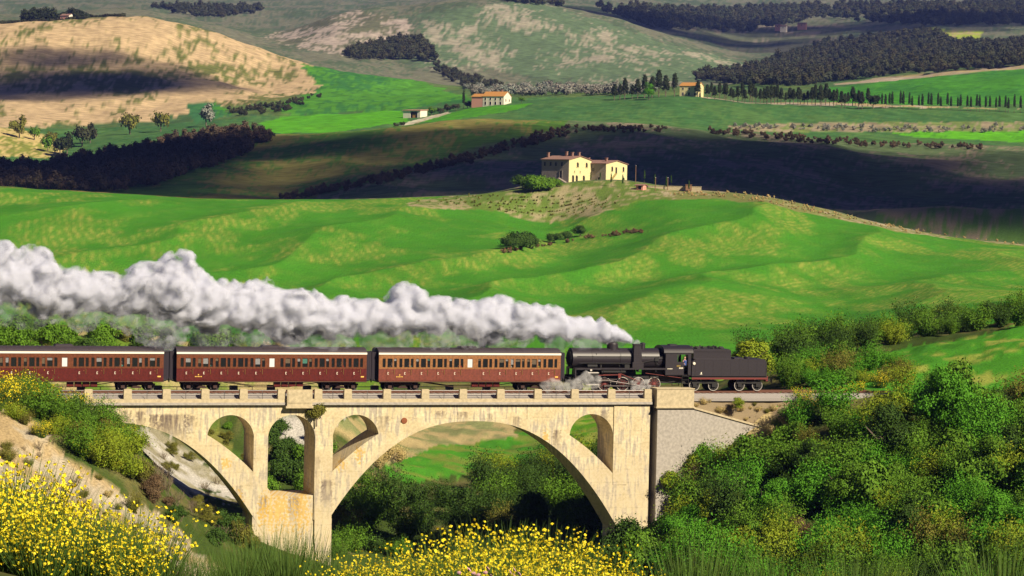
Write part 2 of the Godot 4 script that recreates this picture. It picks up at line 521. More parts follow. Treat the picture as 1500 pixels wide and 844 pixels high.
func lay_fields() -> void:
	var green := Color(0.082, 0.305, 0.026)
	var lime := Color(0.36, 0.42, 0.08)
	var deep := Color(0.060, 0.13, 0.035)
	var clay := Color(0.52, 0.39, 0.21)
	var white_clay := Color(0.60, 0.57, 0.52)
	var straw := Color(0.50, 0.40, 0.20)
	var soil := Color(0.13, 0.19, 0.085)
	var moss := Color(0.11, 0.13, 0.035)
	# near banks
	field([-400, 400, 1900, 400, 1900, 2200, -400, 2200], 0, 480, Color(0.07, 0.11, 0.025), Color(0.17, 0.16, 0.06), 0.4)
	field([-400, 470, 600, 480, 560, 600, -400, 560], 285, 480, Color(0.14, 0.24, 0.03), straw, 0.5)
	field([-100, 575, 40, 592, 70, 610, 130, 680, 205, 720, 290, 790, 330, 900, -400, 900], 190, 246, clay, Color(0.58, 0.50, 0.37), 0.5, 4.0)
	field([180, 630, 225, 630, 300, 680, 340, 715, 350, 735, 260, 720, 190, 700], 258, 335, white_clay, Color(0.36, 0.33, 0.22), 0.5, 4.0)
	field([235, 610, 320, 610, 370, 700, 340, 700], 262, 345, Color(0.24, 0.24, 0.06), Color(0.10, 0.18, 0.03), 0.5)
	field([380, 600, 500, 600, 480, 640, 462, 690, 420, 655, 400, 630], 262, 345, white_clay, Color(0.52, 0.50, 0.46), 0.3, 3.0)
	field([560, 690, 620, 650, 700, 636, 860, 628, 860, 690, 700, 690, 590, 712], 285, 440, green, Color(0.20, 0.28, 0.05), 0.45, 4.0)
	field([480, 615, 760, 610, 760, 640, 640, 655, 540, 690], 285, 470, Color(0.28, 0.30, 0.13), straw, 0.5)
	field([835, 560, 960, 560, 960, 660, 835, 660], 300, 470, Color(0.13, 0.33, 0.02), lime, 0.4)
	field([1160, 560, 1270, 520, 1300, 522, 1180, 560], 285, 420, green, green, 0.3)
	field([1330, 565, 1390, 510, 1500, 470, 1800, 450, 1800, 560, 1500, 570], 262, 420, green, lime, 0.25)
	field([1180, 562, 1270, 528, 1330, 512, 1400, 505, 1400, 575, 1300, 575], 262, 420, green, lime, 0.25)
	field([1000, 598, 1120, 580, 1160, 590, 1120, 640, 1060, 640], 255, 285, Color(0.30, 0.22, 0.15), straw, 0.5)
	# the green hill
	field([-400, 200, 1900, 200, 1900, 560, -400, 560], 440, 905, green, lime, 1.0)
	# rough grass round the farmhouse, verge along the ridge
	field([595, 300, 640, 288, 700, 262, 800, 240, 930, 240, 1060, 275, 1000, 292, 930, 296, 880, 312, 812, 328, 720, 311], 780, 990, Color(0.17, 0.26, 0.05), Color(0.46, 0.40, 0.22), 0.30, 3.0)
	field([960, 268, 1100, 276, 1200, 300, 1330, 330, 1500, 350, 1900, 380, 1900, 372, 1500, 361, 1330, 342, 1200, 316, 1060, 292, 980, 290], 850, 985, Color(0.26, 0.28, 0.09), Color(0.52, 0.44, 0.28), 0.4, 2.0)
	field([1265, 318, 1290, 312, 1395, 338, 1390, 346, 1330, 335], 880, 985, Color(0.74, 0.70, 0.66), white_clay, 0.3, 1.0)
	# valley behind the ridge
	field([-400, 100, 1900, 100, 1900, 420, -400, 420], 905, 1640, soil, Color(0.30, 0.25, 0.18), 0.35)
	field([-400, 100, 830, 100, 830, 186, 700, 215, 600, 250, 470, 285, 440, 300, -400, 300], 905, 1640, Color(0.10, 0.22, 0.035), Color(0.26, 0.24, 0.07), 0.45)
	field([1270, 330, 1300, 305, 1500, 300, 1900, 300, 1900, 360, 1300, 360], 1000, 1110, Color(0.12, 0.24, 0.05), Color(0.28, 0.24, 0.16), 0.3)
	# bright strip and fields by the far farm
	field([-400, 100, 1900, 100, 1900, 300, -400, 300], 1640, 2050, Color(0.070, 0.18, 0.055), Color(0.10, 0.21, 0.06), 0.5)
	field([380, 180, 440, 165, 590, 162, 600, 178, 480, 195, 390, 195], 1640, 2400, Color(0.12, 0.44, 0.02), Color(0.12, 0.40, 0.02), 0.2)
	field([600, 178, 700, 156, 780, 152, 760, 160, 640, 180], 1640, 2050, Color(0.10, 0.36, 0.02), green, 0.3)
	field([1300, 195, 1500, 190, 1900, 190, 1900, 210, 1480, 208, 1340, 200], 1640, 2000, Color(0.13, 0.46, 0.02), green, 0.2)
	field([1060, 186, 1160, 180, 1500, 178, 1900, 180, 1900, 192, 1300, 193, 1100, 194], 1640, 2000, Color(0.20, 0.27, 0.08), Color(0.36, 0.30, 0.2), 0.5)
	field([-400, 170, 0, 182, 60, 196, 105, 216, 70, 232, -400, 215], 1500, 1990, Color(0.66, 0.52, 0.22), Color(0.25, 0.28, 0.06), 0.3)
	field([1000, 132, 1060, 140, 1260, 152, 1500, 160, 1900, 166, 1900, 168, 1260, 156, 1100, 152, 1000, 139], 1840, 1990, Color(0.55, 0.46, 0.36), straw, 0.4)
	field([570, 192, 600, 178, 655, 164, 660, 166, 605, 182, 575, 196], 1640, 2000, Color(0.66, 0.62, 0.46), straw, 0.2, 0.5)
	# tan hill
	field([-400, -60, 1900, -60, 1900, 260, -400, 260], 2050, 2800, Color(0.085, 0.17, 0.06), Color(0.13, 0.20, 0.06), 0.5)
	field([-400, 0, 230, 0, 300, 30, 480, 95, 490, 120, 440, 140, 330, 158, 200, 180, -400, 200], 1960, 2800, Color(0.62, 0.46, 0.27), Color(0.17, 0.19, 0.055), 0.33, 8.0)
	field([-400, -30, 115, -30, 182, 24, 100, 27, -400, 34], 2500, 2900, Color(0.12, 0.10, 0.07), Color(0.12, 0.14, 0.05), 0.6)
	field([270, 150, 320, 152, 340, 168, 285, 182], 1960, 2500, Color(0.06, 0.20, 0.07), green, 0.3)
	field([440, 95, 560, 95, 640, 128, 700, 145, 600, 160, 420, 170, 400, 160, 470, 130], 1960, 2800, Color(0.055, 0.21, 0.045), Color(0.10, 0.32, 0.03), 0.6, 6.0)
	field([500, 90, 560, 86, 640, 110, 660, 124, 600, 112, 540, 100], 2500, 3200, Color(0.30, 0.30, 0.20), straw, 0.5, 4.0)
	field([1200, 130, 1300, 118, 1500, 100, 1900, 90, 1900, 155, 1300, 155, 1220, 150], 1960, 2740, Color(0.06, 0.24, 0.035), Color(0.08, 0.30, 0.03), 0.6, 6.0)
	field([1150, 135, 1290, 114, 1480, 96, 1900, 84, 1900, 96, 1480, 104, 1290, 120, 1180, 134], 2560, 2860, Color(0.48, 0.40, 0.30), straw, 0.4, 3.0)
	# the grey hill and the far ridges
	field([-400, -100, 1900, -100, 1900, 200, -400, 200], 2800, 9000, Color(0.11, 0.155, 0.085), Color(0.20, 0.205, 0.14), 0.5)
	field([380, 55, 520, 14, 590, 30, 610, 45, 560, 70, 510, 85, 440, 70], 2800, 3800, Color(0.50, 0.42, 0.36), Color(0.16, 0.17, 0.10), 0.55, 14.0)
	field([620, 20, 780, 0, 880, 30, 1000, 70, 1120, 100, 1100, 115, 900, 125, 700, 100, 610, 100], 2800, 3800, Color(0.14, 0.21, 0.11), Color(0.40, 0.37, 0.28), 0.30, 14.0)
	field([1000, 35, 1240, 32, 1230, 60, 1060, 66], 3700, 5600, Color(0.13, 0.15, 0.09), Color(0.3, 0.25, 0.2), 0.3)
	field([1355, 42, 1440, 48, 1430, 62, 1370, 66], 3300, 5600, Color(0.40, 0.52, 0.05), Color(0.5, 0.42, 0.2), 0.3)
	field([1190, 92, 1320, 76, 1310, 86, 1220, 100], 2900, 3800, Color(0.10, 0.28, 0.11), green, 0.3)

func land_color(x: float, d: float, uv: Vector2) -> Color:
	# the fields' edges wander a little on the ground
	var out := Color(0.1, 0.12, 0.04)
	var k := F / d
	var wob := nz.get_noise_2d(x * 3.0, d * 1.5)
	var wob2 := nz2.get_noise_2d(x * 3.0, d * 1.5)
	if d < 440.0:
		wob += 0.3 * nz.get_noise_2d(x * 40.0, d * 40.0)
		wob2 += 0.35 * nz2.get_noise_2d(x * 40.0, d * 40.0)
	for f in fields:
		if d < f[3] or d > f[4]:
			continue
		var soft: float = f[8]
		var q := uv + Vector2(wob * soft * k, wob2 * soft * k * 0.35)
		if q.x < f[1].x or q.y < f[1].y or q.x > f[2].x or q.y > f[2].y:
			continue
		if Geometry2D.is_point_in_polygon(q, f[0]):
			var s := 0.0
			if d > 440.0 and d <= 905.0 and f[7] == 1.0:
				# drilled rows running across the slope, thin and yellowish on the crests
				var ph := (x * 0.94 - d * 0.30) / 46.0 + 0.6 * nz2.get_noise_2d(x * 0.35, d * 0.3)
				var patch := smoothstep(-0.10, 0.42, nz.get_noise_2d(x * 1.6 + 50.0, d * 0.9) + 0.20 * sin(ph * TAU + 0.6) + 0.5 * nz2.get_noise_2d(x * 6.0, d * 2.5))
				var rows := 0.5 + 0.5 * sin((x * 0.98 + d * 0.21) * 2.7 + 5.0 * wob2)
				s = patch * (0.15 + 0.85 * rows * clampf(0.55 + 1.4 * nz2.get_noise_2d(x * 30.0, d * 4.0), 0.0, 1.0)) + 0.20 * maxf(0.0, nz.get_noise_2d(x * 9.0, d * 3.5))
			elif d < 440.0:
				s = smoothstep(0.35 - f[7], 0.65 - f[7], nz.get_noise_2d(x * 9.0, d * 9.0) * 0.8 + nz2.get_noise_2d(x * 30.0, d * 30.0) * 0.35)
			else:
				var sc := 1.0 if d < 2000.0 else 0.6
				var coarse := nz.get_noise_2d(x * 1.2 * sc, d * 0.5 * sc) * 0.7 + nz2.get_noise_2d(x * 4.0 * sc, d * 1.8 * sc) * 0.35
				s = smoothstep(0.34 - f[7], 0.60 - f[7], coarse + nz2.get_noise_2d(x * 17.0 * sc, d * 9.0 * sc) * 0.55)
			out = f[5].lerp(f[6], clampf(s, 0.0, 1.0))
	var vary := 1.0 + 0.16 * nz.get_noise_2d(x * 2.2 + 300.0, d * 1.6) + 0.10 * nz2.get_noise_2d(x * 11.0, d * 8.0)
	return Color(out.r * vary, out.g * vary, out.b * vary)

func terrain_mesh(r0: int, r1: int, ang: float, l1: float, l2: float) -> ArrayMesh:
	var nc := ta.size()
	var v := PackedVector3Array()
	var n := PackedVector3Array()
	var c := PackedColorArray()
	var t := PackedVector2Array()
	var ix := PackedInt32Array()
	var ca := cos(ang)
	var sa := sin(ang)
	for r in range(r0, r1 + 1):
		var d := td[r]
		var rp := mini(r + 1, td.size() - 1)
		var rm := maxi(r - 1, 0)
		var dd := td[rp] - td[rm]
		for q in nc:
			var x := ta[q] * d
			var i := r * nc + q
			var p := Vector3(x, ty[i], -d)
			v.append(p)
			var qp := mini(q + 1, nc - 1)
			var qm := maxi(q - 1, 0)
			var dx := (ty[r * nc + qp] - ty[r * nc + qm]) / ((ta[qp] - ta[qm]) * d)
			var along := (ty[rp * nc + q] - ty[rm * nc + q]) / dd     # along the ray, so take out the sideways share
			var dz := along - dx * ta[q]
			n.append(Vector3(-dx, 1.0, dz).normalized())
			c.append(land_color(x, d, proj(p)))
			t.append(Vector2((x * ca - d * sa) / l1, (x * sa + d * ca) / l2))
	for r in r1 - r0:
		for q in nc - 1:
			var i := r * nc + q
			ix.append_array(PackedInt32Array([i, i + nc, i + nc + 1, i, i + nc + 1, i + 1]))
	var arr := []
	arr.resize(Mesh.ARRAY_MAX)
	arr[Mesh.ARRAY_VERTEX] = v
	arr[Mesh.ARRAY_NORMAL] = n
	arr[Mesh.ARRAY_COLOR] = c
	arr[Mesh.ARRAY_TEX_UV] = t
	arr[Mesh.ARRAY_INDEX] = ix
	var m := ArrayMesh.new()
	m.add_surface_from_arrays(Mesh.PRIMITIVE_TRIANGLES, arr)
	return m

func lay_land() -> void:
	lay_fields()
	var r1 := int(row_of(480.0))
	var r2 := int(row_of(1150.0))
	var gm := mat("land_near", 1.0, 1.0, 1.0, 0.95, 0.0, true)
	gm.albedo_texture = M.g2
	var hm := mat("land_hill", 1.0, 1.0, 1.0, 0.95, 0.0, true)
	hm.albedo_texture = M.streak
	var fm := mat("land_far", 1.0, 1.0, 1.0, 0.95, 0.0, true)
	fm.albedo_texture = M.g1
	for m in [gm, hm, fm]:
		m.metallic_specular = 0.15
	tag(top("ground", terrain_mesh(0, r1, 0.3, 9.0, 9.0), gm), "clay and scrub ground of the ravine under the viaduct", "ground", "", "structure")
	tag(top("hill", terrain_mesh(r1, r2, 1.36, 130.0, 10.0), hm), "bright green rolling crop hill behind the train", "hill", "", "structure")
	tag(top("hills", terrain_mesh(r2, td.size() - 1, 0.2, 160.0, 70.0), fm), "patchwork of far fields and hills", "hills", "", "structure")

# ------------------------------------------------------------------ viaduct
const ARCH_HALF := 14.9
const ARCH_RISE := 10.69
const CROWN := -2.76
const DECK := -1.17

func intrados(x: float, cx: float) -> float:
	return CROWN - ARCH_RISE * pow(absf(x - cx) / ARCH_HALF, 2.38)

func extrados(x: float, cx: float) -> float:
	return -1.75 - 6.3 * pow(absf(x - cx) / 14.3, 2.45)

# a wall cut into slices: lower edge lo(x), upper edge hi(x)
func sliced(b: MB, xs: PackedFloat32Array, lo: PackedFloat32Array, hi: PackedFloat32Array, z0: float, z1: float, ends := true) -> void:
	var s := xs.size()
	for i in s - 1:
		var a := [Vector3(xs[i], lo[i], 0), Vector3(xs[i + 1], lo[i + 1], 0), Vector3(xs[i + 1], hi[i + 1], 0), Vector3(xs[i], hi[i], 0)]
		for z in [z0, z1]:
			var o := Vector3(0, 0, z)
			b.quad(a[0] + o, a[1] + o, a[2] + o, a[3] + o, Vector3(0, 0, z - (z0 + z1) / 2))
		b.quad(a[0] + Vector3(0, 0, z0), a[1] + Vector3(0, 0, z0), a[1] + Vector3(0, 0, z1), a[0] + Vector3(0, 0, z1), Vector3(0, -1, 0))
		b.quad(a[3] + Vector3(0, 0, z0), a[2] + Vector3(0, 0, z0), a[2] + Vector3(0, 0, z1), a[3] + Vector3(0, 0, z1), Vector3(0, 1, 0))
	if ends:
		for i in [0, s - 1]:
			b.quad(Vector3(xs[i], lo[i], z0), Vector3(xs[i], hi[i], z0), Vector3(xs[i], hi[i], z1), Vector3(xs[i], lo[i], z1), Vector3(-1 if i == 0 else 1, 0, 0))

# the concrete's weathering: formwork bands, run-off streaks, dark damp patches, orange lichen; laid along the wall in metres
func wall_texture() -> ImageTexture:
	var w := 1600
	var h := 352
	var im := Image.create(w, h, false, Image.FORMAT_RGB8)
	var a := FastNoiseLite.new()
	a.seed = 41
	a.frequency = 0.02
	a.fractal_octaves = 5
	var b := FastNoiseLite.new()
	b.seed = 42
	b.frequency = 0.05
	b.fractal_octaves = 4
	var base := Color(0.57, 0.475, 0.30)
	var pale := Color(0.67, 0.58, 0.39)
	var dark := Color(0.15, 0.115, 0.10)
	var grey := Color(0.38, 0.335, 0.28)
	var lichen := Color(0.60, 0.37, 0.07)
	# x of a stain, y of its top, width, length, strength
	var stains := [[-28.7, -2.0, 1.9, 2.3, 1.0], [-30.4, -2.0, 0.5, 1.5, 0.8], [-31.6, -1.7, 0.5, 1.6, 0.8], [-33.0, -1.6, 0.6, 1.8, 0.7], [-26.9, -2.2, 0.5, 1.2, 0.6], [-29.3, -2.0, 0.6, 1.6, 0.6], [-3.2, -1.75, 0.28, 0.7, 0.8], [-2.7, -1.75, 0.25, 0.7, 0.8], [-1.1, -1.85, 0.28, 0.7, 0.8], [-0.5, -1.85, 0.28, 0.7, 0.8],
		[1.9, -2.0, 0.4, 1.0, 0.5], [4.6, -2.3, 0.5, 1.4, 0.6], [8.7, -3.6, 0.5, 1.8, 0.8], [13.5, -1.7, 0.5, 1.8, 0.6], [-8.6, -2.2, 0.7, 1.6, 0.55], [-13.9, -8.2, 0.7, 2.8, 0.7], [-20.0, -9.6, 0.5, 2.0, 0.7], [-17.0, -9.7, 0.7, 2.6, 0.7], [-22.3, -8.6, 0.4, 3.0, 0.55], [-14.9, -6.0, 0.3, 4.0, 0.4], [-21.2, -5.5, 0.3, 4.0, 0.3]]
	var spots_ := [[-18.6, -11.0, 1.3, 1.6], [-16.4, -11.0, 0.7, 1.8], [-20.0, -11.2, 0.4, 1.0], [-10.8, -5.8, 0.35, 0.7], [-12.6, -6.8, 0.4, 0.5], [-23.6, -6.6, 0.4, 0.4], [-22.2, -10.5, 0.3, 1.0], [-22.9, -9.4, 0.3, 0.4], [7.5, -4.3, 0.3, 0.6]]
	var near_stains := []
	var near_spots := []
	for k in w / 16:
		var xm := -48.0 + 80.0 * (k * 16 + 8) / w
		near_stains.append(stains.filter(func(s): return absf(s[0] - xm) < s[2] * 1.3 + 0.5))
		near_spots.append(spots_.filter(func(s): return absf(s[0] - xm) < s[2] * 1.6 + 0.5))
	for yy in h:
		var y := 0.4 - 17.6 * yy / h
		for xx in w:
			var x := -48.0 + 80.0 * xx / w
			var n1 := a.get_noise_2d(xx * 1.0, yy * 1.0)
			var n2 := b.get_noise_2d(xx * 2.6, yy * 0.35)
			var n3 := b.get_noise_2d(xx * 3.0 + 900.0, yy * 3.0)
			var c := base.lerp(pale, clampf(0.5 + n1 * 1.4, 0.0, 1.0))
			c = c.lerp(grey, clampf(n2 * 2.0 + n1 * 1.2 - 0.05, 0.0, 0.85))
			var lower := smoothstep(-4.0, -9.0, y + n1 * 3.0)
			c = c.lerp(Color(0.50, 0.42, 0.31), lower * 0.55 * clampf(0.6 + n3 * 1.5, 0.0, 1.0))
			for s in near_stains[xx / 16]:
				var q: float = (x - s[0]) / s[2]
				var l: float = (s[1] - y) / s[3]
				if absf(q) < 1.3 and l > -0.1 and l < 1.4:
					var k: float = (1.0 - smoothstep(0.55, 1.0, absf(q) + n3 * 0.5)) * smoothstep(-0.05, 0.08, l) * (1.0 - smoothstep(0.5, 1.2, l + n2 * 0.9))
					c = c.lerp(dark, clampf(k * s[4] * (0.75 + n2 * 0.9), 0.0, 0.9))
			for s in near_spots[xx / 16]:
				var q := Vector2((x - s[0]) / s[2], (y - s[1]) / s[3]).length()
				if q < 1.6:
					c = c.lerp(lichen, clampf((1.0 - smoothstep(0.4, 1.3, q + n3 * 1.8 + n2 * 0.9)) * 0.7, 0.0, 0.7))
			# formwork lifts and day joints
			var lift := fposmod(y + 0.15 * n1, 1.25)
			var f := 1.0 + 0.22 * n3 - (0.22 * clampf(0.6 + n2, 0.0, 1.0) if lift < 0.06 else 0.0)
			if fposmod(x + 1.87, 7.47) < 0.07 and y > -2.6:
				f -= 0.3
			im.set_pixel(xx, yy, Color(c.r * f, c.g * f, c.b * f).linear_to_srgb())
	return ImageTexture.create_from_image(im)

func wall_uv(b: MB) -> void:
	for p in b.v:
		b.uv.append(Vector2((p.x + p.z * 0.35 + 48.0) / 80.0, (0.4 - p.y) / 17.6))

func build_viaduct() -> void:
	var v := thing("viaduct", "pale weathered concrete viaduct with big arches and pierced spandrels carrying the railway", "bridge", bridge_frame)
	var wm := mat("viaduct_concrete", 1, 1, 1, 0.92)
	wm.albedo_texture = wall_texture()
	wm.metallic_specular = 0.25
	var zf := 2.3
	var centers := [-35.5, -0.5]
	# rings
	for cx in centers:
		var b := MB.new()
		var xs := PackedFloat32Array()
		var lo := PackedFloat32Array()
		var hi := PackedFloat32Array()
		var k := 0
		while k <= 96:
			var x: float = cx - 15.35 + 30.7 * k / 96.0
			xs.append(x)
			lo.append(maxf(intrados(x, cx), -19.0))
			hi.append(minf(extrados(x, cx), DECK - 0.05))
			k += 1
		sliced(b, xs, lo, hi, -zf - 0.07, zf + 0.07)
		wall_uv(b)
		part("arch_ring", b.done(), wm, v)
	# spandrel walls: the lower edge follows the ring, or the head of an opening
	# openings: left edge, right edge, height of the springing
	var opens := [[-44.9 - 4.1, -44.9 + 0.4], [-26.2, -21.75], [-20.45, -15.9], [-14.25, -9.75], [9.15, 13.65]]
	var b := MB.new()
	var xs := PackedFloat32Array()
	var x := -46.0
	while x < 17.35:
		xs.append(x)
		x += 0.14
	for o in opens:
		for e in [o[0], o[1]]:
			xs.append(e - 0.001)
			xs.append(e + 0.001)
	xs.append(17.35)
	xs.sort()
	var lo := PackedFloat32Array()
	var hi := PackedFloat32Array()
	for xx in xs:
		var y := -99.0
		for cx in centers:
			if absf(xx - cx) < 15.2:
				y = maxf(y, minf(extrados(xx, cx) - 0.3, DECK - 0.4))
		if y < -50.0:
			y = -9.6
		if xx > 14.7:
			y = -9.0
		for o in opens:
			if xx > o[0] and xx < o[1]:
				var r: float = (o[1] - o[0]) / 2.0
				var m: float = (o[0] + o[1]) / 2.0
				y = -2.12 - r + sqrt(maxf(0.0, r * r - (xx - m) * (xx - m)))
				# the head runs into the ring where the ring is higher
				for cx in centers:
					if absf(xx - cx) < 15.0:
						y = maxf(y, minf(extrados(xx, cx) - 0.3, DECK - 0.4))
		lo.append(y)
		hi.append(DECK)
	sliced(b, xs, lo, hi, -zf, zf)
	wall_uv(b)
	part("spandrel_wall", b.done(), wm, v)
	# the columns standing on the pier, the pier with its raised middle, the end pier
	for e in [[-21.75, -20.45], [-15.9, -14.25]]:
		b = MB.new()
		b.bx(e[0] - 0.03, e[1] + 0.03, -12.0, -4.2, -zf - 0.03, zf + 0.03)
		wall_uv(b)
		part("column", b.done(), wm, v)
	b = MB.new()
	b.bx(-20.4, -15.7, -19.0, -9.7, -zf + 0.12, zf - 0.12)
	wall_uv(b)
	part("pier", b.done(), wm, v)
	for e in [[-21.8, -20.35, -11.9], [-15.75, -14.2, -11.9]]:
		b = MB.new()
		b.bx(e[0], e[1], -19.0, e[2], -zf - 0.05, zf + 0.05)
		wall_uv(b)
		part("pier_flank", b.done(), wm, v)
	b = MB.new()
	b.bx(14.35, 17.38, -19.0, DECK - 0.002, -zf - 0.04, zf + 0.04)
	wall_uv(b)
	part("end_pier", b.done(), wm, v)
	b = MB.new()
	b.bx(13.65, 15.1, -9.0, DECK - 0.006, -zf - 0.1, zf + 0.1)
	wall_uv(b)
	part("pilaster", b.done(), wm, v)
	# deck slab with its drip, parapet plinth, posts, handrails
	b = MB.new()
	b.bx(-46.0, 17.5, DECK, DECK + 0.24, -zf - 0.34, zf + 0.34)
	part("cornice", b.done(), M.concrete_grey, v)
	b = MB.new()
	b.bx(-46.0, 17.5, DECK + 0.24, -0.61, zf - 0.1, zf + 0.28)
	b.bx(-46.0, 17.5, DECK + 0.24, -0.61, -zf - 0.28, -zf + 0.1)
	part("plinth", b.done(), M.concrete_pale, v)
	var pb := MB.new()
	pb.bx(-0.37, 0.37, -0.607, 0.26, -0.21, 0.21)
	pb.bx(-0.34, 0.34, 0.26, 0.30, -0.18, 0.18)
	var post := pb.done()
	var px := []
	for k in range(0, 8):
		px.append(17.04 - 3.735 * k)
	px.append(-12.9)
	px.append(-15.75)
	for k in range(0, 8):
		px.append(-19.25 - 3.6 * k)
	for z in [zf + 0.09, -zf - 0.09]:
		for i in px.size():
			part("post", post, M.concrete_pale, v, Transform3D(Basis.IDENTITY, Vector3(px[i], 0, z)))
			if i + 1 < px.size() and i != 9:
				var x0: float = px[i + 1] + 0.37
				var x1: float = px[i] - 0.37
				var rb := MB.new()
				rb.cyl(Vector3(x0, 0.17, z), Vector3(x1, 0.17, z), 0.035, 0.035, 8)
				rb.cyl(Vector3(x0, -0.2, z), Vector3(x1, -0.2, z), 0.022, 0.022, 8)
				rb.cyl(Vector3((x0 + x1) / 2, -0.61, z), Vector3((x0 + x1) / 2, 0.17, z), 0.028, 0.028, 8)
				part("handrail", rb.done(), M.steel, v)
	# refuge standing out over the pier
	b = MB.new()
	b.bx(-18.8, -16.4, DECK - 0.06, 0.28, zf + 0.3, zf + 0.62)
	b.bx(-18.72, -16.48, -0.95, 0.12, zf + 0.62, zf + 0.66)
	b.bx(-18.9, -16.3, DECK - 0.28, DECK - 0.06, zf + 0.02, zf + 0.66)
	part("refuge", b.done(), M.concrete_pale, v)
	# rusty pattress plate
	b = MB.new()
	b.lathe(Vector3(-7.35, -2.7, zf + 0.07), Vector3(0, 0, 1), [[0.0, 0.30], [0.05, 0.28], [0.07, 0.05]], 14)
	var pl := part("wall_plate", b.done(), M.rust, v)
	pl.scale.y = 1.0
	# abutment block and wing wall stand in front of the bridge face
	var a := thing("abutment", "grey concrete abutment and sloping wing wall at the tender end of the viaduct", "wall", bridge_frame)
	b = MB.new()
	b.bx(17.75, 21.6, -1.35, 0.34, 1.2, zf + 0.85)
	b.bx(17.7, 21.66, 0.34, 0.42, 1.15, zf + 0.9)
	b.bx(17.68, 21.7, -1.5, -1.35, 1.1, zf + 0.93)
	part("parapet_block", b.done(), M.concrete_pale, a)
	b = MB.new()
	b.prism(PackedVector2Array([Vector2(17.9, -19), Vector2(30.5, -19), Vector2(30.5, -4.1), Vector2(29.3, -3.6), Vector2(21.5, -1.55), Vector2(17.9, -1.5)]), 0.8, zf + 0.7)
	part("wing_wall", b.done(), M.concrete_grey, a)
	b = MB.new()
	var ang := atan2(-2.05, 7.8)
	b.box(Vector3(25.5, -2.50, zf + 0.45), Vector3(8.3, 0.18, 0.75), Basis(Vector3(0, 0, 1), ang))
	part("coping", b.done(), M.concrete_pale, a)

func build_bank() -> void:
	var b := MB.new()
	var k := 0
	var rows := []
	while k <= 60:
		var x := 17.6 + 26.0 * k / 60.0
		var topy := -0.66 + 0.10 * nz.get_noise_2d(x * 30.0, 5.0)
		var low := -1.75 if x < 21.5 else maxf(-1.65 - (x - 21.5) * 0.27, -4.3)
		low += 0.15 * nz.get_noise_2d(x * 40.0, 50.0)
		var out := 2.7 + clampf((x - 30.2) * 0.5, 0.0, 3.2)
		var line := []
		for j in 6:
			var t := j / 5.0
			line.append(Vector3(x, lerpf(topy, low, pow(t, 1.2)) + 0.12 * nz.get_noise_2d(x * 60.0, j * 90.0), lerpf(1.7, out, t)))
		line.append(Vector3(x, low - (0.1 if x < 30.3 else 3.0), out + (0.02 if x < 30.3 else 0.5)))
		rows.append(line)
		k += 1
	for i in rows.size() - 1:
		for j in 6:
			b.quad(rows[i][j], rows[i + 1][j], rows[i + 1][j + 1], rows[i][j + 1], Vector3(0, 1, 0.6))
	var m := mat("bank_earth", 0.30, 0.23, 0.14, 0.95)
	tri_tex(m, M.g2, Vector3(0.5, 0.5, 0.5))
	var o := top("embankment", b.done(), m)
	o.transform = bridge_frame
	tag(o, "dry earth bank between the track and the wing wall", "ground", "", "structure")

func build_track() -> void:
	var t := thing("railway_track", "single railway track of rusty rails on pale ballast crossing the viaduct", "railway", bridge_frame)
	var b := MB.new()
	b.prism(PackedVector2Array([Vector2(-2.15, -0.9), Vector2(2.15, -0.9), Vector2(2.1, -0.62), Vector2(1.5, -0.2), Vector2(-1.5, -0.2), Vector2(-2.1, -0.62)]), 0.0, 110.0)
	var o := part("ballast", b.done(), M.ballast, t, Transform3D(Basis(Vector3.UP, PI / 2), Vector3(-55, 0, 0)))
	for s in [-1.0, 1.0]:
		b = MB.new()
		b.bx(-55, 55, -0.05, 0.0, s * 0.7525 - 0.036, s * 0.7525 + 0.036)
		b.bx(-55, 55, -0.12, -0.05, s * 0.7525 - 0.01, s * 0.7525 + 0.01)
		b.bx(-55, 55, -0.15, -0.12, s * 0.7525 - 0.07, s * 0.7525 + 0.07)
		part("rail", b.done(), M.rail, t)
	b = MB.new()
	b.bx(-0.12, 0.12, -0.26, -0.152, -1.3, 1.3)
	var sl := b.done()
	for k in 160:
		part("sleeper", sl, M.sleeper, t, Transform3D(Basis.IDENTITY, Vector3(-54.5 + k * 0.66, 0, 0)))

# ------------------------------------------------------------------ train
func wheel(parent: Node3D, x: float, z: float, r: float, rim: Material, spokes: int, side: float) -> void:
	var b := MB.new()
	b.lathe(Vector3.ZERO, Vector3(0, 0, 1), [[-0.07, r + 0.02], [-0.055, r + 0.02], [-0.05, r], [0.06, r - 0.005]], 28)
	var w := part("wheel", b.done(), M.soot, parent, Transform3D(Basis.IDENTITY if side > 0 else Basis(Vector3.UP, PI), Vector3(x, r, z)))
	b = MB.new()
	b.torus(Vector3(0, 0, 0.062), Vector3(0, 0, 1), r - 0.04, 0.03, 30, 5)
	part("tyre", b.done(), rim, w)
	b = MB.new()
	b.lathe(Vector3(0, 0, 0.04), Vector3(0, 0, 1), [[0.0, 0.17], [0.07, 0.15], [0.09, 0.08]], 14)
	for k in spokes:
		var a := TAU * k / spokes
		b.cyl(Vector3(cos(a) * 0.12, sin(a) * 0.12, 0.068), Vector3(cos(a) * (r - 0.08), sin(a) * (r - 0.08), 0.066), 0.035, 0.028, 6, false)
	part("spokes", b.done(), M.red_paint if spokes > 10 else M.soot, w)

func buffers(parent: Node3D, x: float, s: float) -> void:
	for z in [-0.87, 0.87]:
		var b := MB.new()
		b.lathe(Vector3(x, 1.05, z), Vector3(s, 0, 0), [[0.0, 0.13], [0.28, 0.11], [0.30, 0.06], [0.5, 0.06], [0.52, 0.24], [0.56, 0.22]], 14)
		part("buffer", b.done(), M.soot, parent)

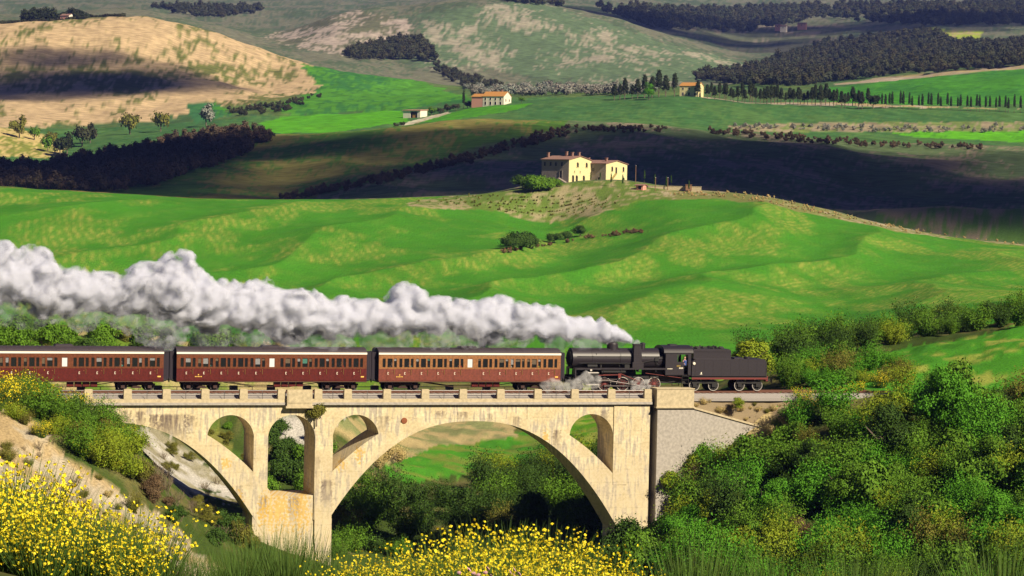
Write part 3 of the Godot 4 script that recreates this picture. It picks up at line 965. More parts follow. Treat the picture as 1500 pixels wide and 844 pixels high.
func person(parent_at: Vector3, cloth: Material, label: String, lean: float) -> void:
	# seated passenger, seen from the chest up through a carriage window
	var p := thing("person", label, "person", bridge_frame * Transform3D(Basis(Vector3.UP, lean), parent_at), "passengers at the carriage windows")
	var b := MB.new()
	b.lathe(Vector3.ZERO, Vector3.UP, [[0.0, 0.17], [0.25, 0.18], [0.42, 0.21], [0.5, 0.19], [0.56, 0.07], [0.60, 0.055], [0.64, 0.075], [0.70, 0.098], [0.77, 0.105], [0.83, 0.09], [0.87, 0.04]], 12)
	for s in [-1.0, 1.0]:
		b.cyl(Vector3(0.2 * s, 0.47, 0.0), Vector3(0.24 * s, 0.2, 0.06), 0.06, 0.048, 8)
		b.cyl(Vector3(0.24 * s, 0.2, 0.06), Vector3(0.16 * s, 0.1, 0.26), 0.048, 0.036, 8)
	b.cyl(Vector3(0, 0.75, 0.09), Vector3(0, 0.73, 0.125), 0.02, 0.012, 6)
	part("body", b.done(), M.skin, p)
	b = MB.new()
	b.lathe(Vector3(0, -0.004, 0), Vector3.UP, [[0.0, 0.178], [0.25, 0.19], [0.42, 0.22], [0.5, 0.2], [0.55, 0.09]], 12)
	part("clothing", b.done(), cloth, p)
	b = MB.new()
	b.lathe(Vector3(0, 0.76, -0.02), Vector3.UP, [[-0.04, 0.10], [0.02, 0.112], [0.08, 0.10], [0.125, 0.05]], 12)
	part("hair", b.done(), M.sleeper, p)

func carriage(cx: float, upper: Material, lower: Material, label: String) -> Node3D:
	var c := thing("passenger_carriage", label, "carriage", bridge_frame * Transform3D(Basis.IDENTITY, Vector3(cx, 0, 0)), "carriages of the steam train")
	var hl := 9.05
	var hw := 1.42
	# ten compartments, a lavatory in the middle; window spans along the side
	var wins := []
	var doors := []
	var x := -hl + 0.22
	for k in 10:
		if k == 5:
			wins.append([x + 0.30, x + 0.85, 2])
			x += 1.22
		doors.append(x + 0.86)
		wins.append([x + 0.12, x + 0.46, 0])
		wins.append([x + 0.60, x + 1.14, 1])
		wins.append([x + 1.24, x + 1.56, 0])
		x += 1.64
	var lo := 2.28
	var hi := 3.16
	# lower body, floor, ends
	var b := MB.new()
	for s in [-1.0, 1.0]:
		b.bx(-hl, hl, 1.06, 2.18, s * (hw - 0.06), s * hw)
		b.bx(-hl, hl, 0.98, 1.06, s * (hw - 0.12), s * (hw - 0.02))
	part("lower_panel", b.done(), lower, c)
	b = MB.new()
	b.bx(-hl + 0.01, hl - 0.01, 1.08, 1.2, -hw + 0.07, hw - 0.07)
	part("floor", b.done(), M.interior, c)
	for s in [-1.0, 1.0]:
		part("end_wall", end_mesh(hl, hw, s), M.bellows, c)
	# upper side: rail below and above the windows and the pillars between
	b = MB.new()
	for s in [-1.0, 1.0]:
		var z0: float = s * (hw - 0.06)
		var z1: float = s * (hw - 0.004)
		b.bx(-hl, hl, 2.18, lo, z0, z1)
		b.bx(-hl, hl, hi, 3.52, z0, z1)
		var e := -hl
		for w in wins:
			b.bx(e, w[0], lo, hi, z0, z1)
			e = w[1]
		b.bx(e, hl, lo, hi, z0, z1)
	part("upper_panel", b.done(), upper, c)
	# waist bead and seams beside the doors
	b = MB.new()
	for s in [-1.0, 1.0]:
		b.bx(-hl, hl, 2.15, 2.205, s * hw, s * (hw + 0.014))
	part("waist_bead", b.done(), upper, c)
	for s in [-1.0, 1.0]:
		for d in doors:
			b = MB.new()
			var z: float = s * (hw + 0.002)
			b.bx(d - 0.33, d + 0.33, 1.12, 2.13, z - s * 0.002, z + s * 0.02)
			var dr := part("door", b.done(), lower, c)
			b = MB.new()
			b.bx(d + 0.20, d + 0.28, 1.90, 1.94, z + s * 0.02, z + s * 0.06)
			b.bx(d + 0.42, d + 0.45, 1.62, 2.10, z + s * 0.0, z + s * 0.05)
			part("handle", b.done(), M.brass, dr)
			b = MB.new()
			b.bx(d - 0.22, d - 0.10, 1.62, 1.66, z + s * 0.02, z + s * 0.024)
			b.bx(d - 0.22, d - 0.18, 1.66, 1.80, z + s * 0.02, z + s * 0.024)
			b.bx(d - 0.22, d - 0.10, 1.80, 1.84, z + s * 0.02, z + s * 0.024)
			part("class_mark", b.done(), M.white_mark, dr)
		for w in wins:
			b = MB.new()
			b.bx(w[0], w[1], lo, hi, s * (hw - 0.045), s * (hw - 0.04))
			var wn := part("window", b.done(), M.blind if w[2] == 2 else M.glass, c)
			b = MB.new()
			for y in [lo + 0.015, hi - 0.015]:
				b.bx(w[0], w[1], y - 0.014, y + 0.014, s * (hw - 0.04), s * (hw + 0.004))
			for e in [w[0] + 0.013, w[1] - 0.013]:
				b.bx(e - 0.012, e + 0.012, lo + 0.03, hi - 0.03, s * (hw - 0.04), s * (hw + 0.004))
			part("frame", b.done(), upper, wn)
			var dice := rng.randf()
			if w[2] < 2 and dice < 0.42:
				b = MB.new()
				b.bx(w[0] + 0.03, w[1] - 0.03, hi - rng.randf_range(0.2, 0.62), hi, s * (hw - 0.075), s * (hw - 0.06))
				part("blind", b.done(), M.blind if dice < 0.18 else (M.interior_pale if dice < 0.32 else M.cloth_teal), wn)
	# compartment walls and seats inside
	b = MB.new()
	for k in 9:
		var xx := -hl + 0.22 + 1.64 * (k + 1) + (1.22 if k >= 4 else 0.0)
		b.bx(xx - 0.03, xx + 0.03, 1.2, 3.45, -hw + 0.1, hw - 0.1)
		for s in [-1.0, 1.0]:
			b.bx(xx + s * 0.06, xx + s * 0.5, 1.2, 1.62, -hw + 0.1, hw - 0.1)
	part("compartment_wall", b.done(), M.interior, c)
	b = MB.new()
	b.bx(-hl + 0.3, hl - 0.3, 1.2, 3.45, -0.62, -0.56)  # added lengthwise partition: blocks daylight from the far windows so the panes look dark
	part("added_partition", b.done(), M.interior, c)
	# number stencils
	b = MB.new()
	for k in 5:
		b.bx(-hl + 1.72 + k * 0.14, -hl + 1.81 + k * 0.14, 1.36, 1.44, hw, hw + 0.0235)
	b.bx(-hl + 2.0, -hl + 2.1, 1.52, 1.62, hw, hw + 0.0235)
	b.bx(hl - 0.55, hl - 0.25, 1.34, 1.46, hw, hw + 0.0235)
	part("number_stencil", b.done(), M.yellow_mark, c)
	# roof with gutter
	var roof := part("roof", roof_mesh(hl, hw), M.roof_paint, c)
	b = MB.new()
	for s in [-1.0, 1.0]:
		b.bx(-hl - 0.02, hl + 0.02, 3.50, 3.68, s * (hw - 0.03), s * (hw + 0.06))
	part("gutter", b.done(), M.gutter, roof)
	b = MB.new()
	b.prism(PackedVector2Array([Vector2(-0.95, 4.02), Vector2(0.95, 4.02), Vector2(0.75, 4.27), Vector2(-0.75, 4.27)]), -0.6, 0.6)
	part("water_tank", b.done(), M.roof_paint, roof)
	for k in 12:
		b = MB.new()
		var xr := -hl + 0.75 + k * 1.5
		for j in 8:
			var p0 := roof_point(j / 8.0, hw + 0.012)
			var p1 := roof_point((j + 1) / 8.0, hw + 0.012)
			b.cyl(Vector3(xr, p0.y + 0.006, p0.x), Vector3(xr, p1.y + 0.006, p1.x), 0.022, 0.022, 5, false)
		part("roof_seam", b.done(), M.roof_paint, roof)
	# underframe, boxes, bogies
	b = MB.new()
	for s in [-1.0, 1.0]:
		b.bx(-hl, hl, 0.86, 0.98, s * 1.16, s * 1.3)
		b.cyl(Vector3(-4.6, 0.86, s * 1.1), Vector3(-1.6, 0.42, s * 1.1), 0.04, 0.04, 6)
		b.cyl(Vector3(-1.6, 0.42, s * 1.1), Vector3(1.6, 0.42, s * 1.1), 0.04, 0.04, 6)
		b.cyl(Vector3(1.6, 0.42, s * 1.1), Vector3(4.6, 0.86, s * 1.1), 0.04, 0.04, 6)
		b.bx(-hl, hl, 0.90, 0.94, s * 1.3, s * 1.55)
	for s in [-1.0, 1.0]:
		b.bx(s * (hl - 0.1), s * (hl + 0.06), 0.86, 1.24, -1.3, 1.3)
	part("underframe", b.done(), M.frame_dark, c)
	b = MB.new()
	b.bx(-hl, hl, 0.945, 0.965, 1.5, 1.56)
	b.bx(-hl, hl, 0.945, 0.965, -1.56, -1.5)
	part("footboard", b.done(), M.wood, c)
	for k in 4:
		b = MB.new()
		b.bx(0.2 + k * 0.72, 0.82 + k * 0.72, 0.46, 0.85, 0.85, 1.25)
		part("battery_box", b.done(), M.maroon, c)
	for s in [-1.0, 1.0]:
		var bo := MB.new()
		var bxm: float = s * 6.6
		for z in [-1.02, 1.02]:
			bo.bx(bxm - 1.75, bxm + 1.75, 0.55, 0.74, z - 0.05, z + 0.05)
			for e in [-1.25, 1.25]:
				bo.bx(bxm + e - 0.18, bxm + e + 0.18, 0.30, 0.62, z - 0.12, z + 0.12)
			for j in 5:
				bo.bx(bxm - 0.5 + j * 0.05, bxm + 0.5 - j * 0.05, 0.30 + j * 0.045, 0.335 + j * 0.045, z - 0.09, z + 0.09)
		bo.bx(bxm - 0.3, bxm + 0.3, 0.6, 0.86, -1.0, 1.0)
		var bogie := part("bogie", bo.done(), M.frame_dark, c)
		for e in [-1.25, 1.25]:
			for z in [-0.78, 0.78]:
				wheel(bogie, bxm + e, z, 0.46, M.steel, 0, signf(z))
		# bellows and buffers
		bo = MB.new()
		for j in 6:
			var w := 0.02 if j % 2 else 0.0
			bo.bx(s * (hl + 0.06 + j * 0.085), s * (hl + 0.06 + (j + 1) * 0.085), 1.1 + w, 3.72 - w, -0.92 + w, 0.92 - w)
		part("gangway_bellows", bo.done(), M.bellows, c)
		buffers(c, s * (hl + 0.06), s)
	return c

func roof_point(t: float, hw: float) -> Vector2:
	var a := PI * t
	return Vector2(-cos(a) * hw, 3.56 + 0.56 * pow(sin(a), 0.75))

func roof_outline(hw: float, y0: float, y1: float) -> PackedVector2Array:
	var p := PackedVector2Array()
	for k in 13:
		var a := PI * k / 12.0
		p.append(Vector2(-cos(a) * hw, y0 + (y1 - y0) * pow(sin(a), 0.75)))
	return p

func end_mesh(hl: float, hw: float, side: float) -> ArrayMesh:
	var b := MB.new()
	for s in [side]:
		b.bx(s * (hl - 0.06), s * (hl + 0.003), 1.0, 3.5, -hw + 0.005, hw - 0.005)
		var o := roof_outline(hw - 0.03, 3.5, 4.06)
		for i in o.size() - 1:
			var x0: float = s * (hl - 0.05)
			b.tri(Vector3(x0, 3.5, 0), Vector3(x0, o[i].y, o[i].x), Vector3(x0, o[i + 1].y, o[i + 1].x), Vector3(s, 0, 0))
	return b.done()

func roof_mesh(hl: float, hw: float) -> ArrayMesh:
	var b := MB.new()
	var seg := 18
	for i in seg:
		var p0 := roof_point(float(i) / seg, hw)
		var p1 := roof_point(float(i + 1) / seg, hw)
		b.quad(Vector3(-hl - 0.02, p0.y, p0.x), Vector3(hl + 0.02, p0.y, p0.x), Vector3(hl + 0.02, p1.y, p1.x), Vector3(-hl - 0.02, p1.y, p1.x), Vector3(0, (p0.y + p1.y) / 2 - 3.2, (p0.x + p1.x) / 2))
	return b.done()

func build_locomotive() -> void:
	var l := thing("steam_locomotive", "black steam locomotive with its chimney on the boiler side and white-rimmed wheels", "locomotive", bridge_frame)
	var b := MB.new()
	var by := 3.14
	var r := 1.02
	b.lathe(Vector3(9.75, by, 0), Vector3.RIGHT, [[0.0, 0.86], [0.06, r], [2.0, r], [2.02, r + 0.02], [2.1, r + 0.02], [2.12, r - 0.01], [4.9, r - 0.01], [4.92, r + 0.02], [5.0, r + 0.02], [5.02, r], [9.6, r]], 36)
	var boiler := part("boiler", b.done(), M.black_paint, l)
	b = MB.new()
	b.lathe(Vector3(9.75, by, 0), Vector3.LEFT, [[-0.02, 0.80], [0.06, 0.78], [0.16, 0.6], [0.24, 0.3], [0.27, 0.08], [0.36, 0.06]], 28)
	for k in 8:
		var a := TAU * k / 8
		b.cyl(Vector3(9.68, by + sin(a) * 0.82, cos(a) * 0.82), Vector3(9.62, by + sin(a) * 0.82, cos(a) * 0.82), 0.05, 0.05, 6)
	part("smokebox_door", b.done(), M.soot, boiler)
	b = MB.new()
	b.lathe(Vector3(14.15, by + 0.6, 0), Vector3.UP, [[0.0, 0.58], [0.5, 0.56], [0.8, 0.55], [0.92, 0.48], [0.98, 0.3], [1.0, 0.05]], 24)
	part("dome", b.done(), M.black_paint, boiler)
	b = MB.new()
	b.lathe(Vector3(17.25, by + 0.8, 0.1), Vector3.UP, [[0.0, 0.26], [0.55, 0.22], [0.58, 0.28], [0.72, 0.26], [0.78, 0.1]], 16)
	part("safety_valve", b.done(), M.black_paint, boiler)
	# pipework and handrail on the boiler side
	b = MB.new()
	for s in [-1.0, 1.0]:
		b.cyl(Vector3(10.2, by + 0.25, s * 1.07), Vector3(19.1, by + 0.25, s * 1.07), 0.022, 0.022, 6)
		b.cyl(Vector3(14.4, by + 0.75, s * 0.66), Vector3(15.0, by - 0.7, s * 0.98), 0.04, 0.04, 8)
		b.cyl(Vector3(14.1, by + 0.75, s * 0.66), Vector3(14.6, by - 0.75, s * 0.98), 0.03, 0.03, 8)
		for k in 7:
			b.cyl(Vector3(10.5 + k * 1.35, by + 0.25, s * 0.98), Vector3(10.5 + k * 1.35, by + 0.25, s * 1.09), 0.03, 0.03, 6)
		b.cyl(Vector3(10.4, by - 0.42, s * 1.02), Vector3(15.7, by - 0.42, s * 1.02), 0.05, 0.05, 8)
		b.cyl(Vector3(17.0, by - 0.35, s * 1.03), Vector3(19.1, by + 0.1, s * 1.06), 0.04, 0.04, 8)
		b.cyl(Vector3(17.3, by + 0.7, s * 0.75), Vector3(18.6, by - 0.6, s * 1.04), 0.035, 0.035, 8)
		b.cyl(Vector3(12.2, by + 0.55, s * 0.9), Vector3(12.2, by - 0.7, s * 1.0), 0.03, 0.03, 8)
		b.bx(18.2, 18.6, by - 0.2, by + 0.15, s * 0.98, s * 1.12)
		b.cyl(Vector3(13.1, by - 0.3, s * 0.88), Vector3(13.1, by + 0.5, s * 0.82), 0.05, 0.05, 8)
	part("pipework", b.done(), M.soot, boiler)
	# side chimney of the preheater, rising from the running board
	for s in [1.0]:
		b = MB.new()
		b.bx(15.78, 16.92, 2.3, 2.85, s * 0.86, s * 1.42)
		b.bx(15.92, 16.74, 2.85, 3.6, s * 0.90, s * 1.36)
		b.prism(PackedVector2Array([Vector2(15.92, 3.6), Vector2(16.74, 3.6), Vector2(16.66, 4.52), Vector2(15.98, 4.52)]), s * 0.72, s * 1.30)
		b.bx(15.93, 16.71, 4.52, 4.62, s * 0.68, s * 1.34)
		part("chimney", b.done(), M.black_paint, l)
	# preheater drum, frame, running boards
	b = MB.new()
	b.lathe(Vector3(10.2, 1.75, 0), Vector3.RIGHT, [[0.0, 0.5], [0.05, 0.55], [6.2, 0.55], [6.3, 0.4]], 24)
	part("preheater", b.done(), M.soot, l)
	b = MB.new()
	for s in [-1.0, 1.0]:
		b.bx(9.5, 22.0, 0.75, 1.55, s * 0.58, s * 0.62)
	b.bx(9.35, 9.55, 0.85, 1.35, -1.3, 1.3)
	b.bx(17.4, 21.8, 0.9, 2.3, -0.5, 0.5)
	part("frame", b.done(), M.soot, l)
	b = MB.new()
	for s in [-1.0, 1.0]:
		b.bx(10.0, 19.4, 2.22, 2.27, s * 0.75, s * 1.42)
		b.bx(10.0, 19.4, 2.13, 2.29, s * 1.40, s * 1.44)
		b.bx(9.9, 10.02, 1.3, 2.27, s * 0.75, s * 1.4)
		for k in 5:
			b.bx(11.0 + k * 1.8, 11.06 + k * 1.8, 1.9, 2.22, s * 0.7, s * 1.38)
	part("running_board", b.done(), M.black_paint, l)
	b = MB.new()
	for s in [-1.0, 1.0]:
		b.cyl(Vector3(12.6, 2.32, s * 1.15), Vector3(12.6, 2.6, s * 1.15), 0.1, 0.07, 10)
		b.bx(15.0, 15.5, 2.27, 2.62, s * 1.0, s * 1.35)
		b.cyl(Vector3(11.2, 2.45, s * 1.2), Vector3(12.2, 2.45, s * 1.2), 0.16, 0.16, 12)
	part("pump", b.done(), M.soot, l)
	for s in [-1.0, 1.0]:
		b = MB.new()
		b.lathe(Vector3(12.6, 1.92, s * 1.15), Vector3.RIGHT, [[0.0, 0.1], [0.06, 0.19], [2.5, 0.19], [2.56, 0.1]], 14)
		part("air_tank", b.done(), M.soot, l)
	# cylinders with pale covers
	for s in [-1.0, 1.0]:
		b = MB.new()
		b.lathe(Vector3(11.2, 1.02, s * 1.12), Vector3.RIGHT, [[0.0, 0.30], [0.05, 0.38], [1.05, 0.38], [1.1, 0.30]], 18)
		b.bx(11.22, 12.28, 1.1, 1.78, s * 0.74, s * 1.46)
		var cy := part("cylinder", b.done(), M.soot, l)
		b = MB.new()
		b.bx(11.2, 12.3, 1.78, 1.86, s * 0.72, s * 1.48)
		part("cover", b.done(), M.white_rim, cy)
		b = MB.new()
		b.bx(11.0, 12.34, 0.62, 0.72, s * 0.9, s * 1.5)
		part("drain_cover", b.done(), M.white_rim, cy)
		b = MB.new()
		b.bx(11.42, 11.62, 1.98, 2.16, s * 1.441, s * 1.455)
		part("plate", b.done(), M.white_rim, cy)
	# wheels and rods
	for x in [13.13, 15.0, 16.62, 18.24]:
		for z in [-0.78, 0.78]:
			wheel(l, x, z, 0.685, M.white_rim, 12, signf(z))
	for z in [-0.78, 0.78]:
		wheel(l, 10.55, z, 0.42, M.steel, 8, signf(z))
	for s in [-1.0, 1.0]:
		b = MB.new()
		b.box(Vector3(15.68, 0.52, s * 1.0), Vector3(5.3, 0.12, 0.06))
		for x in [13.13, 15.0, 16.62, 18.24]:
			b.cyl(Vector3(x, 0.52, s * 0.85), Vector3(x, 0.52, s * 1.06), 0.11, 0.11, 12)
		part("coupling_rod", b.done(), M.rod, l)
		b = MB.new()
		b.cyl(Vector3(12.3, 1.02, s * 1.12), Vector3(13.6, 1.02, s * 1.12), 0.045, 0.045, 8)
		b.cyl(Vector3(13.5, 1.02, s * 1.14), Vector3(16.62, 0.55, s * 1.14), 0.07, 0.06, 8)
		b.bx(12.4, 14.3, 1.14, 1.20, s * 1.06, s * 1.18)
		part("connecting_rod", b.done(), M.rod, l)
		b = MB.new()
		b.cyl(Vector3(14.6, 1.72, s * 1.2), Vector3(16.6, 0.95, s * 1.2), 0.04, 0.04, 8)
		b.cyl(Vector3(12.3, 1.55, s * 1.2), Vector3(14.6, 1.6, s * 1.2), 0.04, 0.04, 8)
		b.bx(14.4, 14.7, 1.3, 2.1, s * 1.1, s * 1.22)
		b.cyl(Vector3(17.2, 1.78, s * 1.25), Vector3(21.0, 1.3, s * 1.25), 0.03, 0.03, 6)
		b.bx(12.9, 14.4, 1.58, 1.68, s * 0.9, s * 1.1)
		part("valve_gear", b.done(), M.red_paint, l)
	# cab
	b = MB.new()
	for s in [-1.0, 1.0]:
		b.bx(19.2, 21.1, 1.62, 2.9, s * 1.36, s * 1.42)
		b.bx(19.2, 20.45, 2.9, 3.85, s * 1.36, s * 1.42)
		b.bx(21.55, 21.85, 1.62, 3.85, s * 1.36, s * 1.42)
		b.bx(20.45, 21.55, 3.62, 3.85, s * 1.36, s * 1.42)
	b.bx(19.2, 19.26, 1.62, 3.9, -1.36, 1.36)
	b.bx(19.2, 22.0, 1.56, 1.62, -1.36, 1.36)
	var cab := part("cab", b.done(), M.black_paint, l)
	b = MB.new()
	var seg := 14
	for i in seg:
		var q := []
		for t in [float(i) / seg, float(i + 1) / seg]:
			var a: float = PI * t
			q.append(Vector2(-cos(a) * 1.5, 3.82 + 0.66 * pow(sin(a), 0.8)))
		for off in [0.0, -0.05]:
			b.quad(Vector3(19.0, q[0].y + off, q[0].x), Vector3(22.05, q[0].y + off, q[0].x), Vector3(22.05, q[1].y + off, q[1].x), Vector3(19.0, q[1].y + off, q[1].x), Vector3(0, 1, 0) * (1.0 if off == 0.0 else -1.0) + Vector3(0, 0, (q[0].x + q[1].x) * 0.3 * (1.0 if off == 0.0 else -1.0)))
		for x in [19.0, 19.24]:
			b.quad(Vector3(x, 3.8, q[0].x), Vector3(x, q[0].y, q[0].x), Vector3(x, q[1].y, q[1].x), Vector3(x, 3.8, q[1].x), Vector3(-1, 0, 0))
	b.bx(20.0, 20.7, 4.42, 4.56, -0.4, 0.4)
	part("cab_roof", b.done(), M.black_paint, cab)
	b = MB.new()
	b.bx(20.35, 20.75, 2.42, 2.58, 1.421, 1.445)
	part("number_plate", b.done(), M.brass, cab)
	b = MB.new()
	for k in 4:
		b.bx(19.36 + k * 0.15, 19.46 + k * 0.15, 2.18, 2.26, 1.421, 1.43)
		b.bx(20.62 + k * 0.11, 20.69 + k * 0.11, 2.22, 2.36, 1.421, 1.43)
	part("lettering", b.done(), M.white_mark, cab)
	b = MB.new()
	for s in [-1.0, 1.0]:
		for x in [20.95, 21.65]:
			b.cyl(Vector3(x, 0.35, s * 1.38), Vector3(x, 1.62, s * 1.38), 0.03, 0.03, 6)
		for k in 4:
			b.bx(20.95, 21.65, 0.40 + k * 0.36, 0.43 + k * 0.36, s * 1.25, s * 1.45)
	part("ladder", b.done(), M.soot, l)
	buffers(l, 9.35, -1.0)
	# driver leaning in the cab doorway
	person(Vector3(21.3, 2.55, 1.1), M.cloth_blue, "engine driver in dark blue overalls standing in the cab doorway", 0.3)
	# tender
	var t := thing("tender", "black coal and water tender with red frame and white-rimmed wheels behind the cab", "tender", bridge_frame)
	b = MB.new()
	b.prism(PackedVector2Array([Vector2(21.95, 1.5), Vector2(29.85, 1.5), Vector2(29.85, 2.9), Vector2(29.6, 3.18), Vector2(22.3, 3.18), Vector2(21.95, 2.9)]), -1.42, 1.42)
	var tank := part("tank", b.done(), M.black_paint, t)
	b = MB.new()
	for k in 9:
		for s in [-1.0, 1.0]:
			b.bx(22.3 + k * 0.93, 22.34 + k * 0.93, 1.5, 3.16, s * 1.42, s * 1.432)
	part("seam", b.done(), M.black_paint, tank)
	b = MB.new()
	b.prism(PackedVector2Array([Vector2(22.2, 3.18), Vector2(26.15, 3.18), Vector2(26.15, 4.02), Vector2(25.9, 4.16), Vector2(22.2, 4.16)]), -1.1, 1.15)
	b.bx(22.2, 26.15, 3.9, 3.95, 1.15, 1.19)
	part("coal_bunker", b.done(), M.black_paint, t)
	b = MB.new()
	for k in 26:
		var p := Vector3(rng.randf_range(22.6, 25.8), rng.randf_range(4.14, 4.22), rng.randf_range(-0.9, 0.9))
		b.box(p, Vector3(0.35, 0.22, 0.3), Basis(Vector3(rng.randf(), rng.randf(), rng.randf()).normalized(), rng.randf() * TAU))
	tag(part("coal", b.done(), M.soot, t), "", "", "", "stuff")
	b = MB.new()
	b.lathe(Vector3(28.2, 3.16, 0.3), Vector3.UP, [[0.0, 0.34], [0.16, 0.34], [0.2, 0.28]], 16)
	b.bx(26.6, 27.6, 3.18, 3.30, -0.6, 0.9)
	part("water_hatch", b.done(), M.black_paint, t)
	b = MB.new()
	for s in [-1.0, 1.0]:
		b.bx(22.0, 30.0, 1.18, 1.36, s * 1.22, s * 1.34)
	b.bx(29.85, 30.05, 1.0, 1.5, -1.3, 1.3)
	part("frame", b.done(), M.red_paint, t)
	b = MB.new()
	b.bx(22.0, 29.95, 1.36, 1.5, -1.32, 1.32)
	for s in [-1.0, 1.0]:
		for e in [22.45, 24.45, 27.2, 29.1]:
			b.bx(e - 0.2, e + 0.2, 0.4, 0.8, s * 0.92, s * 1.06)
		for e in [23.45, 28.15]:
			b.bx(e - 1.3, e + 1.3, 0.74, 0.92, s * 0.95, s * 1.03)
			b.bx(e - 0.3, e + 0.3, 0.84, 1.2, s * 0.8, s * 1.03)
	part("bogie_frame", b.done(), M.soot, t)
	for x in [22.45, 24.45, 27.2, 29.1]:
		for z in [-0.82, 0.82]:
			wheel(t, x, z, 0.56, M.white_rim, 9, signf(z))
	b = MB.new()
	b.lathe(Vector3(22.15, 2.75, 1.42), Vector3(0, 0, 1), [[0.0, 0.14], [0.1, 0.14], [0.12, 0.1]], 12)
	part("lamp", b.done(), M.white_mark, t)
	b = MB.new()
	b.bx(22.8, 23.05, 1.68, 1.72, 1.42, 1.436)
	b.bx(22.9, 23.0, 1.72, 1.9, 1.42, 1.436)
	part("lettering", b.done(), M.white_mark, t)
	buffers(t, 30.05, 1.0)

func build_train() -> void:
	carriage(-39.25, M.brown, M.maroon, "dark maroon and brown passenger carriage at the tail of the train")
	carriage(-19.93, M.brown, M.maroon, "dark maroon and brown passenger carriage in the middle of the train")
	carriage(-0.64, M.tan, M.maroon_faded, "lighter red-brown and tan passenger carriage coupled to the locomotive")
	build_locomotive()
	# people at the windows of the pale carriage
	var k := 0
	for e in [[-8.3, M.cloth_white, "white"], [-6.6, M.cloth_teal, "teal"], [-4.6, M.cloth_white, "white"], [-1.6, M.cloth_red, "red"], [3.4, M.cloth_white, "white"], [6.3, M.cloth_yellow, "yellow"], [-13.2, M.cloth_red, "red"], [-25.6, M.cloth_teal, "teal"], [-34.0, M.cloth_teal, "teal"]]:
		person(Vector3(e[0], 1.95, 1.02), e[1], "passenger in a %s top sitting at a carriage window" % e[2], 0.4 - 0.2 * k)
		k = (k + 1) % 5

# ------------------------------------------------------------------ smoke
func surface_net(f: PackedFloat32Array, nx: int, ny: int, nzz: int, o: Vector3, h: float, iso: float) -> ArrayMesh:
	var id := PackedInt32Array()
	id.resize(nx * ny * nzz)
	id.fill(-1)
	var v := PackedVector3Array()
	var sxy := nx * ny
	var edges := [[0, 1], [0, 2], [0, 4], [1, 3], [1, 5], [2, 3], [2, 6], [3, 7], [4, 5], [4, 6], [5, 7], [6, 7]]
	var offs := [0, 1, nx, nx + 1, sxy, sxy + 1, sxy + nx, sxy + nx + 1]
	for z in nzz - 1:
		for y in ny - 1:
			for x in nx - 1:
				var i := x + y * nx + z * sxy
				var m := 0
				for k in 8:
					if f[i + offs[k]] > iso:
						m |= 1 << k
				if m == 0 or m == 255:
					continue
				var p := Vector3.ZERO
				var cnt := 0
				for e in edges:
					var a: int = e[0]
					var b: int = e[1]
					if ((m >> a) & 1) != ((m >> b) & 1):
						var fa := f[i + offs[a]]
						var fb := f[i + offs[b]]
						var t := (iso - fa) / (fb - fa)
						p += Vector3(a & 1, (a >> 1) & 1, a >> 2).lerp(Vector3(b & 1, (b >> 1) & 1, b >> 2), t)
						cnt += 1
				id[i] = v.size()
				v.append(o + (Vector3(x, y, z) + p / cnt) * h)
	var ix := PackedInt32Array()
	for z in range(1, nzz - 1):
		for y in range(1, ny - 1):
			for x in range(1, nx - 1):
				var i := x + y * nx + z * sxy
				var s := f[i] > iso
				if s != (f[i + 1] > iso):
					net_face(ix, id, i, nx, sxy, s)
				if s != (f[i + nx] > iso):
					net_face(ix, id, i, sxy, 1, s)
				if s != (f[i + sxy] > iso):
					net_face(ix, id, i, 1, nx, s)
	var n := PackedVector3Array()
	n.resize(v.size())
	for k in range(0, ix.size(), 3):
		var q := (v[ix[k + 2]] - v[ix[k]]).cross(v[ix[k + 1]] - v[ix[k]])
		n[ix[k]] += q
		n[ix[k + 1]] += q
		n[ix[k + 2]] += q
	for k in n.size():
		n[k] = n[k].normalized()
	var arr := []
	arr.resize(Mesh.ARRAY_MAX)
	arr[Mesh.ARRAY_VERTEX] = v
	arr[Mesh.ARRAY_NORMAL] = n
	arr[Mesh.ARRAY_INDEX] = ix
	var m := ArrayMesh.new()
	m.add_surface_from_arrays(Mesh.PRIMITIVE_TRIANGLES, arr)
	return m

func net_face(ix: PackedInt32Array, id: PackedInt32Array, i: int, s1: int, s2: int, flip: bool) -> void:
	var a := id[i]
	var b := id[i - s1]
	var c := id[i - s1 - s2]
	var d := id[i - s2]
	if a < 0 or b < 0 or c < 0 or d < 0:
		return
	if flip:
		ix.append_array(PackedInt32Array([a, c, b, a, d, c]))
	else:
		ix.append_array(PackedInt32Array([a, b, c, a, c, d]))

